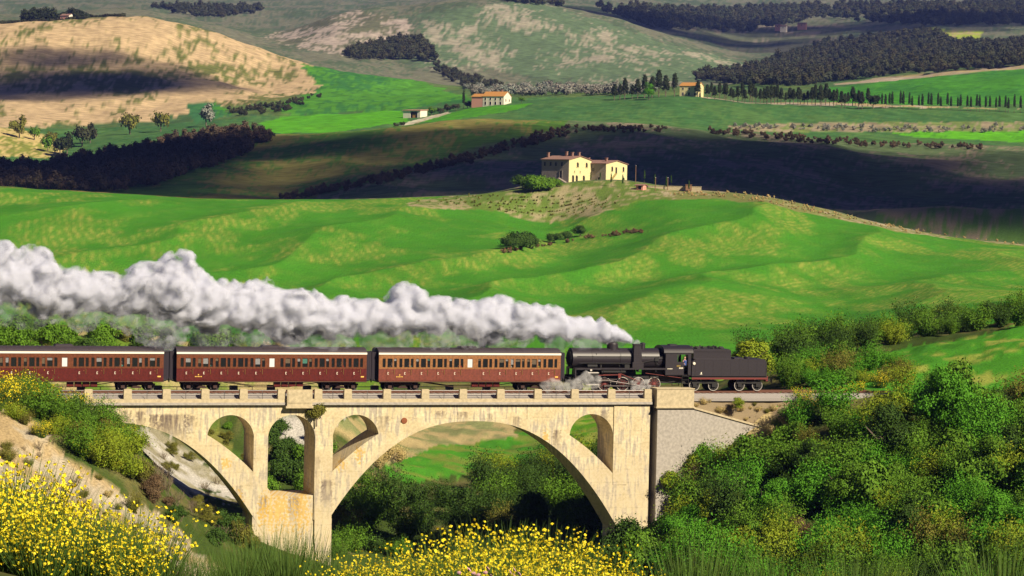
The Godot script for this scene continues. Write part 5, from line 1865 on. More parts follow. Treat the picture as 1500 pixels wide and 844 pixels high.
	for e in [[1230, 760, 2.2, "leaf_mid"], [1120, 770, 2.0, "leaf_bright"], [1440, 720, 2.4, "leaf_mid"], [1010, 800, 1.8, "leaf_bright"], [1350, 800, 2.1, "leaf_dark"], [1480, 800, 2.2, "leaf_bright"], [1180, 700, 1.8, "leaf_dark"], [1470, 640, 2.0, "leaf_mid"]]:
		p = hit(e[0], e[1], 150, 290)
		plant("thicket", "thicket%d" % (rng.randi() % 2), p, e[2], 1.2, M[e[3]], "tall dense %s thicket rising out of the slope scrub" % ({"leaf_mid": "mid green", "leaf_bright": "bright green", "leaf_dark": "dark green"}[e[3]]), "bush", "tall thickets in the slope scrub")
	p = hit(1300, 690, 150, 290)
	plant("bush", "thicket1", p, 3.0, 1.1, M.leaf_dark, "broad dark green bush in the middle of the slope", "bush", "")
	for e in [[1105, 560, 2.0], [1085, 556, 1.7]]:
		p = gp(e[0], 285)
		plant("small_tree", "tree0", p, e[2] * 0.72, 1.0, M.leaf_lime, "yellow-green tree right behind the tender", "tree", "trees right behind the tender")
	p = gp(1073, 268)
	plant("bush", "shrub0", bridge_frame * Vector3(25.9, -1.4, 3.4), 0.8, 0.9, M.leaf_lime, "small round yellow-green bush beside the ballast on the abutment", "bush", "")
	plant("bush", "bush0", bridge_frame * Vector3(-15.9, -2.6, 2.55), 0.85, 1.2, M.leaf_olive, "fig bush rooted in the viaduct wall below the refuge", "bush", "")
	for e in [[1175, 590, 1.0], [1195, 592, 0.9], [1255, 572, 0.8], [1290, 560, 1.0], [1165, 610, 0.8], [1230, 575, 0.7], [60, 598, 1.5], [15, 592, 1.9], [35, 590, 1.7], [-10, 590, 1.8], [110, 602, 1.3], [150, 620, 1.0], [185, 640, 0.9], [135, 612, 0.8], [60, 640, 0.8]]:
		p = hit(e[0], e[1] + 8, 190, 300)
		plant("broom_bush", "broom%d" % (rng.randi() % 4), p, e[2] * 1.25, 0.9, M.flower, "yellow flowering broom bush beside the railway", "bush", "broom bushes beside the railway")
	# ivy on the wing wall
	for e in [[21.2, -7.0, 1.0], [22.8, -6.2, 1.1], [24.2, -7.2, 1.2], [19.6, -9.0, 1.1], [26.4, -6.4, 1.1], [20.6, -10.8, 1.4], [23.0, -9.6, 1.4]]:
		plant("bush", "bush%d" % (rng.randi() % 4), bridge_frame * Vector3(e[0], e[1] - 1.0, 3.3), e[2], 1.2, M.leaf_lime if rng.randf() < 0.5 else M.leaf_mid, "leafy climber growing up the grey wing wall", "climber", "climbers on the wing wall")
	# broom in front
	for e in [[-20, 47, 1.3], [25, 49, 1.35], [85, 50, 1.0], [150, 53, 1.1], [205, 52, 1.15], [60, 43, 0.8], [0, 44, 1.0], [120, 46, 0.8], [190, 46, 0.75], [50, 55, 1.3]]:
		p = gp(e[0], e[1])
		plant("broom_bush", "broom%d" % (rng.randi() % 4), p, e[2], 1.0, M.flower, "tall flowering yellow broom in front of the clay bank", "bush", "broom in front of the clay bank")
	for e in [[500, 55, 0.75], [545, 57, 0.8], [590, 54, 0.85], [640, 57, 1.05], [680, 55, 1.15], [720, 58, 1.2], [760, 56, 1.2], [800, 58, 1.15], [840, 56, 1.1], [880, 58, 1.0], [915, 55, 0.85], [945, 57, 0.7], [660, 51, 0.8], [740, 52, 0.85], [820, 51, 0.8], [560, 50, 0.6], [610, 51, 0.7], [900, 51, 0.65], [700, 49, 0.7], [780, 49, 0.7]]:
		p = gp(e[0], e[1])
		plant("broom_bush", "broom%d" % (rng.randi() % 4), p, e[2], 1.0, M.flower, "flowering yellow broom in front of the big arch", "bush", "broom in front of the big arch")
	for e in [[70, 51, 1.0, "twigs"], [110, 50, 0.9, "rush"], [170, 50, 0.9, "rush"], [20, 46, 0.9, "rush"], [235, 53, 0.8, "twigs"], [140, 47, 0.8, "rush"], [240, 49, 0.7, "rush"]]:
		p = gp(e[0], e[1])
		if e[3] == "rush":
			plant("rush_clump", "rush%d" % (rng.randi() % 2), p, e[2], 1.0, M.stem_green, "green stems without flowers among the broom at the clay bank", "rush", "green stems at the clay bank")
		else:
			plant("dry_shrub", "twigs%d" % (rng.randi() % 3), p, e[2] * 0.8, 1.0, M.twig, "bare brown twiggy shrub among the broom at the clay bank", "shrub", "twiggy shrubs at the clay bank")
	for e in [[530, 56, 0.7], [620, 56, 0.8], [700, 57, 0.9], [780, 57, 0.9], [860, 57, 0.9], [930, 56, 0.7], [650, 53, 0.7], [750, 53, 0.7]]:
		p = gp(e[0], e[1])
		plant("rush_clump", "rush%d" % (rng.randi() % 2), p, e[2], 1.0, M.stem_green, "green stems without flowers among the broom before the arch", "rush", "green stems before the arch")
	for e in [[330, 68, 1.0], [355, 66, 1.1], [385, 64, 1.25], [410, 66, 1.3], [440, 63, 1.25], [465, 66, 1.1], [300, 62, 0.8], [420, 58, 0.9], [350, 58, 0.8], [480, 60, 0.8], [270, 60, 0.7]]:
		p = gp(e[0], e[1])
		plant("rush_clump", "rush%d" % (rng.randi() % 2), p, e[2], 1.1, M.stem_green, "upright green broom stems without flowers before the pier", "rush", "green stems before the pier")
	for k in 15:
		var u := 1000.0 + 520.0 * k / 14.0 + rng.randf_range(-18, 18)
		p = gp(u, rng.randf_range(44, 60))
		plant("rush_clump", "rush%d" % (k % 2), p, rng.randf_range(0.7, 1.25), 1.1, M.stem_green, "thin green stems at the edge of the near slope", "rush", "green stems on the near slope")
	# pale pink wild roses among the broom
	for e in [[655, 47], [715, 46], [690, 47], [730, 47.5]]:
		p = gp(e[0], e[1])
		var o := plant("rose_bush", "shrub1", p, 0.55, 0.95, M.leaf_dark, "low wild rose bush with pink blossoms among the broom", "bush", "wild roses among the broom")
		var b := MB.new()
		for k in 7:
			b.lathe(Vector3(rng.randf_range(-0.7, 0.7), rng.randf_range(1.2, 1.75), rng.randf_range(0.2, 0.8)), Vector3(0, 0.5, 0.8).normalized(), [[0.0, 0.02], [0.02, 0.085], [0.035, 0.08]], 8)
		part("blossom", b.done(), M.pink, o)

# ------------------------------------------------------------------ far country
func wood(called: String, label: String, outline: Array, cnt: int, d0: float, d1: float, leafm: Material, s0: float, s1: float, sd: int, mesh_key := "far_tree0", gap := 0.0, along := false) -> void:
	var r := RandomNumberGenerator.new()
	r.seed = sd
	var p := poly(outline)
	var xf := []
	for i in cnt:
		var q := in_poly(p, r)
		var w := gp(q.x, r.randf_range(d0, d1)) if along else hit(q.x, q.y, d0, d1)
		if w == Vector3.ZERO:
			continue
		var s := r.randf_range(s0, s1)
		xf.append([Transform3D(Basis(Vector3.UP, r.randf() * TAU).scaled(Vector3(s, s * r.randf_range(0.8, 1.2), s)), w - Vector3(0, 0.8 * s, 0)), r.randf_range(0.7, 1.3), r.randf_range(0.9, 1.15)])
	var mm := MultiMesh.new()
	mm.transform_format = MultiMesh.TRANSFORM_3D
	mm.use_colors = true
	mm.mesh = kit[mesh_key][1]
	mm.instance_count = xf.size()
	for i in xf.size():
		mm.set_instance_transform(i, xf[i][0])
		mm.set_instance_color(i, Color(xf[i][1] * xf[i][2], xf[i][1], xf[i][1]))
	var o := MultiMeshInstance3D.new()
	o.name = numbered(called)
	o.multimesh = mm
	o.material_override = leafm
	add_child(o)
	tag(o, label, "wood" if called != "hedgerow" else "hedge", "", "stuff")

func build_woods() -> void:
	wood("woodland", "dark wood on the slope below the tan hill", [-60, 245, 60, 250, 160, 228, 250, 205, 330, 190, 385, 195, 405, 205, 345, 235, 250, 268, 180, 282, -60, 282], 900, 1100, 1700, M.leaf_purple, 0.7, 1.15, 401)
	wood("hedgerow", "dark hedgerow running diagonally down the shaded valley", [400, 292, 520, 272, 600, 250, 700, 226, 790, 200, 830, 190, 980, 190, 975, 195, 850, 196, 790, 213, 700, 236, 600, 262, 500, 285, 420, 296], 340, 950, 1700, M.leaf_purple, 0.3, 0.5, 402)
	wood("hedgerow", "broken line of dark bushes along the top of the shaded field", [1040, 193, 1110, 197, 1200, 205, 1290, 212, 1390, 215, 1460, 218, 1460, 222, 1290, 218, 1130, 207, 1040, 198], 130, 1300, 1800, M.leaf_purple, 0.28, 0.5, 403)
	wood("hedgerow", "pale bushes along the lower edge of the road field", [1070, 186, 1200, 186, 1300, 188, 1500, 188, 1560, 190, 1560, 196, 1300, 196, 1070, 190], 120, 1500, 2000, M.leaf_pale, 0.2, 0.5, 404)
	wood("woodland", "pale grey poplar grove behind the orange-roofed farm", [680, 133, 760, 130, 880, 132, 960, 134, 960, 141, 700, 142], 170, 2000, 2800, M.leaf_pale, 0.9, 1.4, 405, "far_tree1")
	wood("woodland", "dark wood in the hollow of the grey hill", [505, 80, 560, 70, 620, 66, 640, 92, 590, 90, 520, 90], 200, 2700, 4000, M.leaf_wood, 1.3, 2.0, 406)
	wood("woodland", "line of trees beside the pale field under the grey hill", [640, 100, 690, 118, 740, 130, 690, 132, 640, 112], 60, 2300, 3600, M.leaf_wood, 0.9, 1.3, 407)
	wood("woodland", "wood covering the ridge beyond the cypress road", [1010, 118, 1090, 105, 1200, 70, 1300, 55, 1370, 50, 1400, 70, 1500, 62, 1560, 60, 1560, 92, 1430, 104, 1300, 112, 1180, 128, 1090, 128], 1700, 2300, 5000, M.leaf_wood, 1.2, 2.0, 408)
	wood("woodland", "dark wood along the skyline ridge", [870, 14, 1000, 20, 1200, 12, 1420, 8, 1560, 10, 1560, 40, 1350, 40, 1200, 28, 1090, 50, 960, 45], 1300, 3600, 6500, M.leaf_wood, 1.6, 2.6, 409)
	wood("woodland", "dark trees on the brow above the tan hill", [220, 12, 270, 14, 380, 14, 385, 20, 300, 30, 240, 18], 160, 2600, 5000, M.leaf_wood, 1.2, 1.9, 410)
	wood("woodland", "clump of dark trees round the house on the tan hill", [36, 20, 124, 20, 124, 10, 36, 10], 80, 2690, 2760, M.leaf_cypress, 1.3, 2.3, 411, "far_tree0", 0.0, true)
	wood("woodland", "dark trees crowning the grey hill", [738, 4, 830, 12, 830, 6, 740, 2], 50, 3000, 4200, M.leaf_wood, 1.3, 2.0, 412)
	wood("hedgerow", "scrub in the fold at the foot of the tan hill", [330, 165, 400, 158, 460, 142, 470, 146, 410, 168, 340, 172], 90, 1960, 2700, M.leaf_wood, 0.35, 0.7, 413)
	wood("vineyard", "dark vineyard rows on the brow of the tan hill", [0, 30, 182, 30, 182, 20, 0, 20], 420, 2670, 2740, M.leaf_wood, 0.4, 0.7, 414, "far_tree1", 0.0, true)
	# scrub on the farmhouse knoll
	wood("undergrowth", "rough tufts and scrub on the knoll below the farmhouse", [610, 296, 700, 285, 760, 290, 930, 290, 880, 308, 812, 324, 720, 308], 260, 780, 990, M.leaf_olive, 0.04, 0.11, 415)
	wood("undergrowth", "dry grass tufts along the ridge verge", [960, 285, 1100, 282, 1200, 306, 1330, 336, 1500, 356, 1500, 360, 1330, 341, 1200, 314, 1080, 292], 240, 850, 985, M.dry_grass, 0.06, 0.14, 416)
	# island of bushes in the green field
	wood("undergrowth", "brown scrub tailing off in the middle of the green field", [720, 376, 760, 368, 940, 338, 942, 343, 860, 350, 800, 362], 70, 480, 900, M.leaf_brown, 0.1, 0.22, 417)
	for e in [[748, 368, 1.5], [760, 366, 1.9], [775, 364, 1.8], [812, 356, 1.2], [828, 352, 1.0], [850, 348, 1.1]]:
		var p := hit(e[0], e[1], 480, 900)
		plant("bush", "bush%d" % (rng.randi() % 4), p, e[2] * 1.7, 0.95, M.leaf_dark, "dark round bush in the middle of the green field", "bush", "bushes in the green field")
	# bushes by the farmhouse
	for e in [[765, 278, 2.2], [778, 282, 2.6], [792, 282, 2.4], [805, 280, 2.0], [752, 274, 1.8], [815, 276, 1.3]]:
		var p := hit(e[0], e[1], 780, 990)
		plant("bush", "bush%d" % (rng.randi() % 4), p, e[2] * 1.35, 1.0, M.leaf_mid if rng.randf() < 0.5 else M.leaf_dark, "leafy green bush beside the stone farmhouse", "bush", "bushes beside the stone farmhouse")
	for e in [[707, 277], [712, 278], [731, 275]]:
		plant("bare_tree", "bare0", hit(e[0], e[1], 780, 990), 0.9, 1.0, M.twig, "leafless pale tree near the stone farmhouse", "tree", "leafless trees near the farmhouse")
	for e in [[865, 272, 0.55], [879, 271, 0.5], [895, 275, 0.6], [912, 276, 0.62], [944, 268, 0.6], [959, 278, 0.7], [976, 282, 0.7], [983, 274, 0.55], [1009, 283, 0.6], [1024, 276, 0.7], [799, 262, 0.6]]:
		plant("cypress_tree", "cypress0", hit(e[0], e[1], 780, 990), e[2] * 0.55, 1.15, M.leaf_dark, "slender young cypress in front of the stone farmhouse", "tree", "young cypresses by the farmhouse")
	# cypress road
	var k := 0
	for u in [1292, 1297, 1303, 1307, 1319, 1323, 1332, 1336, 1346, 1351, 1360, 1364, 1374, 1378, 1388, 1393, 1403, 1407, 1417, 1422, 1431, 1435, 1444, 1450, 1459, 1464, 1473, 1477, 1486, 1495, 1508, 1514, 1525, 1530]:
		plant("cypress_tree", "cypress%d" % (k % 2), gp(u, 1890), rng.randf_range(0.95, 1.15), rng.randf_range(0.85, 1.1), M.leaf_cypress, "tall narrow cypress in the avenue along the ridge road", "tree", "cypress avenue")
		k += 1
	for i in 44:
		var u := 1038.0 + 232.0 * i / 43.0 + rng.randf_range(-2, 2)
		var tall := rng.randf_range(0.72, 1.15)
		plant("conifer", "pine%d" % (i % 2), gp(u, rng.randf_range(1875, 1915)), tall, rng.randf_range(0.9, 1.2), M.leaf_cypress, "dark conifer in the dense row beside the villa", "tree", "conifer row beside the villa")
	plant("umbrella_pine", "umbrella", gp(1279, 1890), 1.25, 1.0, M.leaf_cypress, "broad umbrella pine between the conifers and the cypress avenue", "tree", "")
	for e in [[900, 1.0, 0], [908, 0.9, 1], [915, 1.2, 1], [926, 0.9, 0], [934, 1.2, 0], [944, 1.3, 1], [955, 1.3, 0], [965, 1.5, 1], [975, 1.3, 0], [988, 1.3, 1], [1022, 1.0, 0]]:
		plant("conifer", "pine%d" % e[2], gp(e[0], 1895), e[1], 1.0, M.leaf_cypress, "dark tree on the hilltop in front of the villa", "tree", "trees on the villa hilltop")
	plant("bright_tree", "tree1", gp(951, 1870), 2.6, 1.0, M.leaf_bright, "bright green tree on the hilltop in front of the villa", "tree", "")
	# loose trees at the foot of the tan hill
	for e in [[28, 1840, 1.9, "leaf_olive"], [75, 1840, 1.4, "leaf_olive"], [88, 1780, 1.9, "leaf_cypress"], [98, 1790, 1.8, "leaf_cypress"], [120, 1830, 2.2, "leaf_wood"], [132, 1850, 1.7, "leaf_wood"], [190, 1900, 2.3, "leaf_olive"], [235, 1930, 2.2, "leaf_olive"], [302, 1960, 2.0, "leaf_pale"], [50, 1850, 1.4, "leaf_mid"], [70, 1800, 1.6, "leaf_mid"]]:
		plant("small_tree", "far_tree%d" % (rng.randi() % 2), gp(e[0], e[1]), e[2] * 0.85, 1.3, M[e[3]], "loose tree at the foot of the tan hill", "tree", "trees at the foot of the tan hill")
	for e in [[632, 1900, 1.0, "far_tree0"], [645, 1900, 0.9, "far_tree1"], [655, 1905, 1.0, "far_tree0"], [668, 1905, 1.0, "far_tree1"], [685, 1910, 0.9, "far_tree0"], [764, 1900, 0.8, "far_tree1"], [580, 1780, 0.6, "far_tree0"], [590, 1790, 0.7, "far_tree1"], [630, 1740, 0.6, "far_tree0"], [642, 1745, 0.5, "far_tree1"]]:
		plant("small_tree", e[3], gp(e[0], e[1]), e[2], 0.8, M.leaf_wood if rng.randf() < 0.6 else M.leaf_mid, "round tree beside the lane to the orange-roofed farm", "tree", "trees beside the farm lane")
	plant("cypress_tree", "cypress1", gp(679, 1915), 1.1, 1.1, M.leaf_cypress, "lone cypress beside the orange-roofed farm", "tree", "")

# a block with its gable ends; x along the ridge
func house_block(o: Node3D, ctr: Vector3, l: float, w: float, h: float, rise: float, side: Material, gable: Material, roofm: Material) -> void:
	var b := MB.new()
	for s in [-1.0, 1.0]:
		b.bx(ctr.x - l / 2, ctr.x + l / 2, ctr.y - 2.0, ctr.y + h, ctr.z + s * (w / 2 - 0.3), ctr.z + s * w / 2)
	part("wall", b.done(), side, o)
	b = MB.new()
	for s in [-1.0, 1.0]:
		var x0: float = ctr.x + s * (l / 2 - 0.3)
		var x1: float = ctr.x + s * (l / 2 + 0.01)
		var pts := [Vector2(-w / 2, ctr.y - 2.0), Vector2(w / 2, ctr.y - 2.0), Vector2(w / 2, ctr.y + h), Vector2(0, ctr.y + h + rise), Vector2(-w / 2, ctr.y + h)]
		for x in [x0, x1]:
			var sgn := 1.0 if x == x1 else -1.0
			for t in [[0, 1, 2], [0, 2, 4], [4, 2, 3]]:
				b.tri(Vector3(x, pts[t[0]].y, ctr.z + pts[t[0]].x), Vector3(x, pts[t[1]].y, ctr.z + pts[t[1]].x), Vector3(x, pts[t[2]].y, ctr.z + pts[t[2]].x), Vector3(s * sgn, 0, 0))
	part("gable_wall", b.done(), gable, o)
	b = MB.new()
	for s in [-1.0, 1.0]:
		var e := 0.45
		var drop := rise / (w / 2) * e
		var a := Vector3(ctr.x - l / 2 - 0.35, ctr.y + h + rise + 0.12, ctr.z)
		var c := Vector3(ctr.x + l / 2 + 0.35, ctr.y + h + rise + 0.12, ctr.z)
		var d := Vector3(c.x, ctr.y + h - drop + 0.12, ctr.z + s * (w / 2 + e))
		var f := Vector3(a.x, d.y, d.z)
		b.quad(a, c, d, f, Vector3(0, 1, s))
		var dn := Vector3(0, -0.2, 0)
		b.quad(a + dn, c + dn, d + dn, f + dn, Vector3(0, -1, -s))
		b.quad(f, d, d + dn, f + dn, Vector3(0, 0, s))
		b.quad(a, f, f + dn, a + dn, Vector3(-1, 0, 0))
		b.quad(c, d, d + dn, c + dn, Vector3(1, 0, 0))
	part("roof", b.done(), roofm, o)

# window set in a wall that faces n (a unit vector along x or z)
func opening(o: Node3D, called: String, p: Vector3, n: Vector3, w: float, h: float, trim: Material, arched := false) -> void:
	var t := Vector3(n.z, 0, -n.x).abs()
	var b := MB.new()
	b.box(p + n * 0.02, t * w + Vector3(0, h, 0) + n.abs() * 0.05)
	if arched:
		b.cyl(p + Vector3(0, h / 2, 0) - n * 0.005, p + Vector3(0, h / 2, 0) + n * 0.045, w / 2, w / 2, 14)
	var pane := part(called, b.done(), M.window_dark, o)
	b = MB.new()
	for s in [-1.0, 1.0]:
		b.box(p + t * s * (w / 2 + 0.05) + n * 0.05, t * 0.12 + Vector3(0, h + 0.1, 0) + n.abs() * 0.12)
	b.box(p + Vector3(0, -h / 2 - 0.06, 0) + n * 0.08, t * (w + 0.4) + Vector3(0, 0.12, 0) + n.abs() * 0.2)
	if not arched:
		b.box(p + Vector3(0, h / 2 + 0.08, 0) + n * 0.05, t * (w + 0.22) + Vector3(0, 0.14, 0) + n.abs() * 0.12)
	part("frame", b.done(), trim, pane)

func build_houses() -> void:
	# stone and yellow farmhouse on the knoll
	var base := hit(833, 267, 780, 990)
	var o := thing("farmhouse", "stone and yellow-plastered farmhouse with red tiled roofs on the green knoll", "house", Transform3D(Basis(Vector3.UP, deg_to_rad(-40.0)), base))
	# corner at the origin; the stone side runs along -x, the yellow gable along -z
	house_block(o, Vector3(-5.9, 0, -6.0), 11.8, 12.0, 7.6, 1.25, M.stone, M.stucco, M.tile)
	house_block(o, Vector3(0.6, -0.4, -17.7), 11.6, 11.6, 7.0, 1.1, M.stone, M.stucco, M.tile)
	var zp := Vector3(0, 0, 1)
	var xp := Vector3(1, 0, 0)
	for x in [-10.4, -7.9, -5.6, -3.0]:
		opening(o, "window", Vector3(x, 6.0, 0.0), zp, 0.8, 1.3, M.stone)
	opening(o, "door", Vector3(-3.4, 2.6, 0.0), zp, 1.0, 2.4, M.stone)
	for z in [-4.6, -9.4]:
		opening(o, "window", Vector3(0.01, 5.7, z), xp, 1.0, 1.1, M.stucco, true)
	for z in [-2.2, -4.2, -8.0]:
		opening(o, "door", Vector3(0.01, 0.9, z), xp, 1.1, 1.9, M.stucco, true)
	for z in [-3.0, -6.0]:
		opening(o, "vent", Vector3(0.01, 3.6, z), xp, 0.3, 0.6, M.stucco)
	for z in [-15.2, -21.4]:
		opening(o, "window", Vector3(6.41, 4.6, z), xp, 0.9, 1.2, M.stucco, true)
	opening(o, "window", Vector3(0.9, 4.4, -11.9), zp, 0.8, 1.3, M.stone)
	opening(o, "door", Vector3(3.6, 0.8, -11.9), zp, 1.2, 2.2, M.stone)
	opening(o, "door", Vector3(6.41, 4.4, -17.4), xp, 0.9, 2.0, M.stucco)
	opening(o, "door", Vector3(6.41, 0.6, -21.6), xp, 1.1, 1.9, M.stucco, true)
	var b := MB.new()
	for k in 12:
		b.bx(-3.9 + k * 0.42, -3.48 + k * 0.42, -1.0, 1.4 - k * 0.2, 0.02, 1.3)
	part("stone_stair", b.done(), M.stone, o)
	b = MB.new()
	for k in 10:
		b.bx(6.42, 7.5, -1.5, 3.4 - k * 0.34, -17.0 + k * 0.38, -16.62 + k * 0.38)
	part("plaster_stair", b.done(), M.stucco, o)
	for q in [Vector3(-11.5, 9.0, -3.0), Vector3(-5.5, 9.4, -5.4), Vector3(-3.2, 9.2, -5.6), Vector3(-0.8, 9.2, -6.2), Vector3(-4.4, 7.6, -16.0), Vector3(3.6, 7.6, -15.6)]:
		b = MB.new()
		b.box(q, Vector3(0.7, 1.6, 0.7))
		b.box(q + Vector3(0, 0.9, 0), Vector3(0.95, 0.16, 0.95))
		part("chimney", b.done(), M.tile, o)
	# lean-to, well housings and a garden wall
	var s := thing("shed", "low red-roofed shed at the stone end of the farmhouse", "shed", Transform3D(Basis(Vector3.UP, deg_to_rad(-45.0)), hit(789, 260, 780, 990)))
	house_block(s, Vector3(0, 0, 0), 4.0, 4.0, 2.2, 0.9, M.stone, M.stone, M.tile)
	s = thing("pump_house", "small pink brick hut on the ridge past the farmhouse", "hut", Transform3D(Basis(Vector3.UP, deg_to_rad(-30.0)), hit(939, 279, 780, 990)))
	house_block(s, Vector3(0, 0, 0), 2.6, 2.4, 1.5, 0.3, M.pinkwash, M.pinkwash, M.tile)
	opening(s, "door", Vector3(0.2, 0.7, 1.2), zp, 1.2, 1.1, M.pinkwash)
	s = thing("garden_wall", "long low pale wall along the ridge past the farmhouse", "wall", Transform3D(Basis.IDENTITY, hit(970, 278, 780, 990)))
	b = MB.new()
	b.box(Vector3(2.0, 0.1, -1.0), Vector3(22.0, 1.9, 0.4), Basis(Vector3.UP, -0.25))
	b.box(Vector3(2.0, 1.1, -1.0), Vector3(22.2, 0.16, 0.56), Basis(Vector3.UP, -0.25))
	part("wall", b.done(), M.concrete_pale, s)
	b = MB.new()
	b.box(Vector3(8.5, 0.7, 2.0), Vector3(2.0, 1.8, 1.6))
	b.box(Vector3(8.5, 1.68, 2.0), Vector3(2.3, 0.16, 1.9))
	part("store", b.done(), M.wood, s)
	for e in [[931, 268, 7.0], [960, 280, 5.5], [978, 279, 5.0]]:
		var q := thing("pole", "thin wooden pole standing on the ridge past the farmhouse", "pole", Transform3D(Basis.IDENTITY, hit(e[0], e[1], 780, 990)), "poles on the ridge")
		b = MB.new()
		b.cyl(Vector3(0, -0.5, 0), Vector3(0, e[2] * 0.8, 0), 0.13, 0.09, 8)
		part("post", b.done(), M.wood, q)
		b = MB.new()
		b.cyl(Vector3(0, e[2] * 0.8, 0), Vector3(0, e[2] * 0.83, 0), 0.14, 0.1, 8)
		part("cap", b.done(), M.steel, q)
	# orange-roofed farm
	var p := gp(722, 1900)
	s = thing("farm_building", "cream farm building with a bright orange roof by the lane", "house", Transform3D(Basis(Vector3.UP, deg_to_rad(-28.0)), p))
	house_block(s, Vector3(3.0, 0, 0), 17.0, 11.0, 6.2, 3.2, M.whitewash, M.whitewash, M.tile_orange)
	house_block(s, Vector3(-9.5, 0, 1.0), 9.0, 9.0, 5.8, 2.0, M.pinkwash, M.wood, M.tile_orange)
	for x in [-3.0, 1.0, 5.0, 9.0]:
		opening(s, "window", Vector3(x, 4.2, 5.5), zp, 1.2, 1.5, M.whitewash)
		opening(s, "door", Vector3(x, 1.2, 5.5), zp, 1.4, 2.2, M.whitewash)
	for z in [-2.5, 2.5]:
		opening(s, "window", Vector3(11.51, 3.4, z), xp, 1.2, 1.6, M.whitewash)
	b = MB.new()
	b.box(Vector3(6.0, 10.0, -2.0), Vector3(0.9, 1.8, 0.9))
	part("chimney", b.done(), M.tile, s)
	# barn
	p = gp(608, 1890)
	s = thing("barn", "small open-fronted barn with a flat pinkish roof in the green field", "barn", Transform3D(Basis(Vector3.UP, deg_to_rad(-30.0)), p))
	b = MB.new()
	b.bx(-7, 7, -2, 4.6, -4.5, -4.2)
	b.bx(-7, -6.7, -2, 4.6, -4.2, 4.5)
	b.bx(6.7, 7, -2, 4.6, -4.2, 4.5)
	b.bx(-6.7, -1.0, -2, 4.6, 4.2, 4.5)
	b.bx(4.5, 6.7, -2, 4.6, 4.2, 4.5)
	b.bx(-1.0, 4.5, 3.9, 4.6, 4.2, 4.5)
	part("wall", b.done(), M.whitewash, s)
	b = MB.new()
	b.box(Vector3(0, 5.0, 0), Vector3(15.2, 0.35, 10.4), Basis(Vector3(1, 0, 0), 0.06))
	part("roof", b.done(), M.pinkwash, s)
	b = MB.new()
	b.bx(0.4, 3.2, -0.5, 2.2, 0.5, 4.0)
	part("hay_stack", b.done(), M.tile_orange, s)
	# villa among the conifers
	p = gp(1013, 1905)
	s = thing("villa", "cream villa with an orange roof among the hilltop conifers", "house", Transform3D(Basis(Vector3.UP, deg_to_rad(-25.0)), p))
	house_block(s, Vector3.ZERO, 14.0, 10.0, 7.0, 2.4, M.stucco, M.stucco, M.tile_orange)
	for x in [-4.5, 0.0, 4.5]:
		opening(s, "window", Vector3(x, 5.0, 5.0), zp, 1.2, 1.5, M.whitewash)
		opening(s, "door", Vector3(x, 1.2, 5.0), zp, 1.3, 2.2, M.whitewash)
	# house on the brow of the tan hill
	p = gp(98, 2690)
	s = thing("brow_house", "pinkish house half hidden by dark trees on the tan hill", "house", Transform3D(Basis(Vector3.UP, deg_to_rad(-30.0)), p))
	house_block(s, Vector3.ZERO, 11.0, 8.0, 6.0, 1.8, M.pinkwash, M.whitewash, M.tile)
	for x in [-3.0, 3.0]:
		opening(s, "window", Vector3(x, 4.2, 4.0), zp, 1.1, 1.4, M.whitewash)
	# hamlet on the far ridge
	for e in [[1175, 4500, 14.0, "pinkwash"], [1148, 4480, 10.0, "whitewash"], [1140, 4520, 9.0, "pinkwash"]]:
		p = gp(e[0], e[1])
		s = thing("ridge_house", "small pale house on the far wooded ridge", "house", Transform3D(Basis(Vector3.UP, deg_to_rad(-20.0)), p + Vector3(0, 6, 0)), "houses on the far ridge")
		house_block(s, Vector3(0, -4, 0), e[2], 9.0, 8.0, 2.0, M[e[3]], M[e[3]], M.tile)
		opening(s, "window", Vector3(0, 1.5, 4.5), zp, 1.4, 1.6, M.whitewash)

# ------------------------------------------------------------------ clouds that shade the land
func build_clouds() -> void:
	var m := mat("cloud_white", 0.85, 0.86, 0.88, 1.0)
	m.transparency = BaseMaterial3D.TRANSPARENCY_ALPHA
	m.albedo_color.a = 0.34
	# shaded ground: centre (column, depth), half extents along x and depth, name of what it shades
	var list := [
		[520, 1310, 430, 235, "cloud shading the valley behind the green hill", 0],
		[1300, 1270, 360, 310, "cloud shading the ploughed field behind the ridge", 1],
		[-120, 1420, 260, 200, "cloud shading the wood below the tan hill", 2],
		[10, 2350, 260, 220, "cloud shading the foot of the tan hill", 3],
		[1250, 4300, 700, 420, "cloud shading the far wooded ridges", 4],
	]
	list.append([1480, 1065, 170, 80, "small cloud shading the hollow behind the ridge verge", 5])
	for e in list:
		var g := gp(e[0], e[1])
		var c: Vector3 = g + sun_dir * 3200.0
		var o := thing("cloud", e[4], "cloud", Transform3D(Basis.IDENTITY, c))
		var r := RandomNumberGenerator.new()
		r.seed = 500 + e[5]
		var b := MB.new()
		var cnt := 22
		for k in cnt:
			var a := r.randf() * TAU
			var q := sqrt(r.randf())
			var rad := r.randf_range(0.22, 0.38) * minf(e[2], e[3])
			var p := Vector3(cos(a) * q * (e[2] - rad), 0, sin(a) * q * (e[3] - rad))
			# lumpy puff with a flat base
			for i in 10:
				for j in 14:
					var pt := []
					for w in [[0, 0], [1, 0], [1, 1], [0, 1]]:
						var th: float = PI * (i + w[0]) / 10.0
						var fi: float = TAU * (j + w[1]) / 14.0
						var dv := Vector3(sin(th) * cos(fi), cos(th), sin(th) * sin(fi))
						var rr := rad * (1.0 + 0.35 * nz.get_noise_3dv((p + dv * rad) * 0.9))
						var s := dv * rr
						s.y *= 0.55 if s.y > 0 else 0.18
						pt.append(p + s)
					b.quadn(pt[0], pt[1], pt[2], pt[3], (pt[0] - p).normalized(), (pt[1] - p).normalized(), (pt[2] - p).normalized(), (pt[3] - p).normalized())
		part("puff", b.done(), m, o)

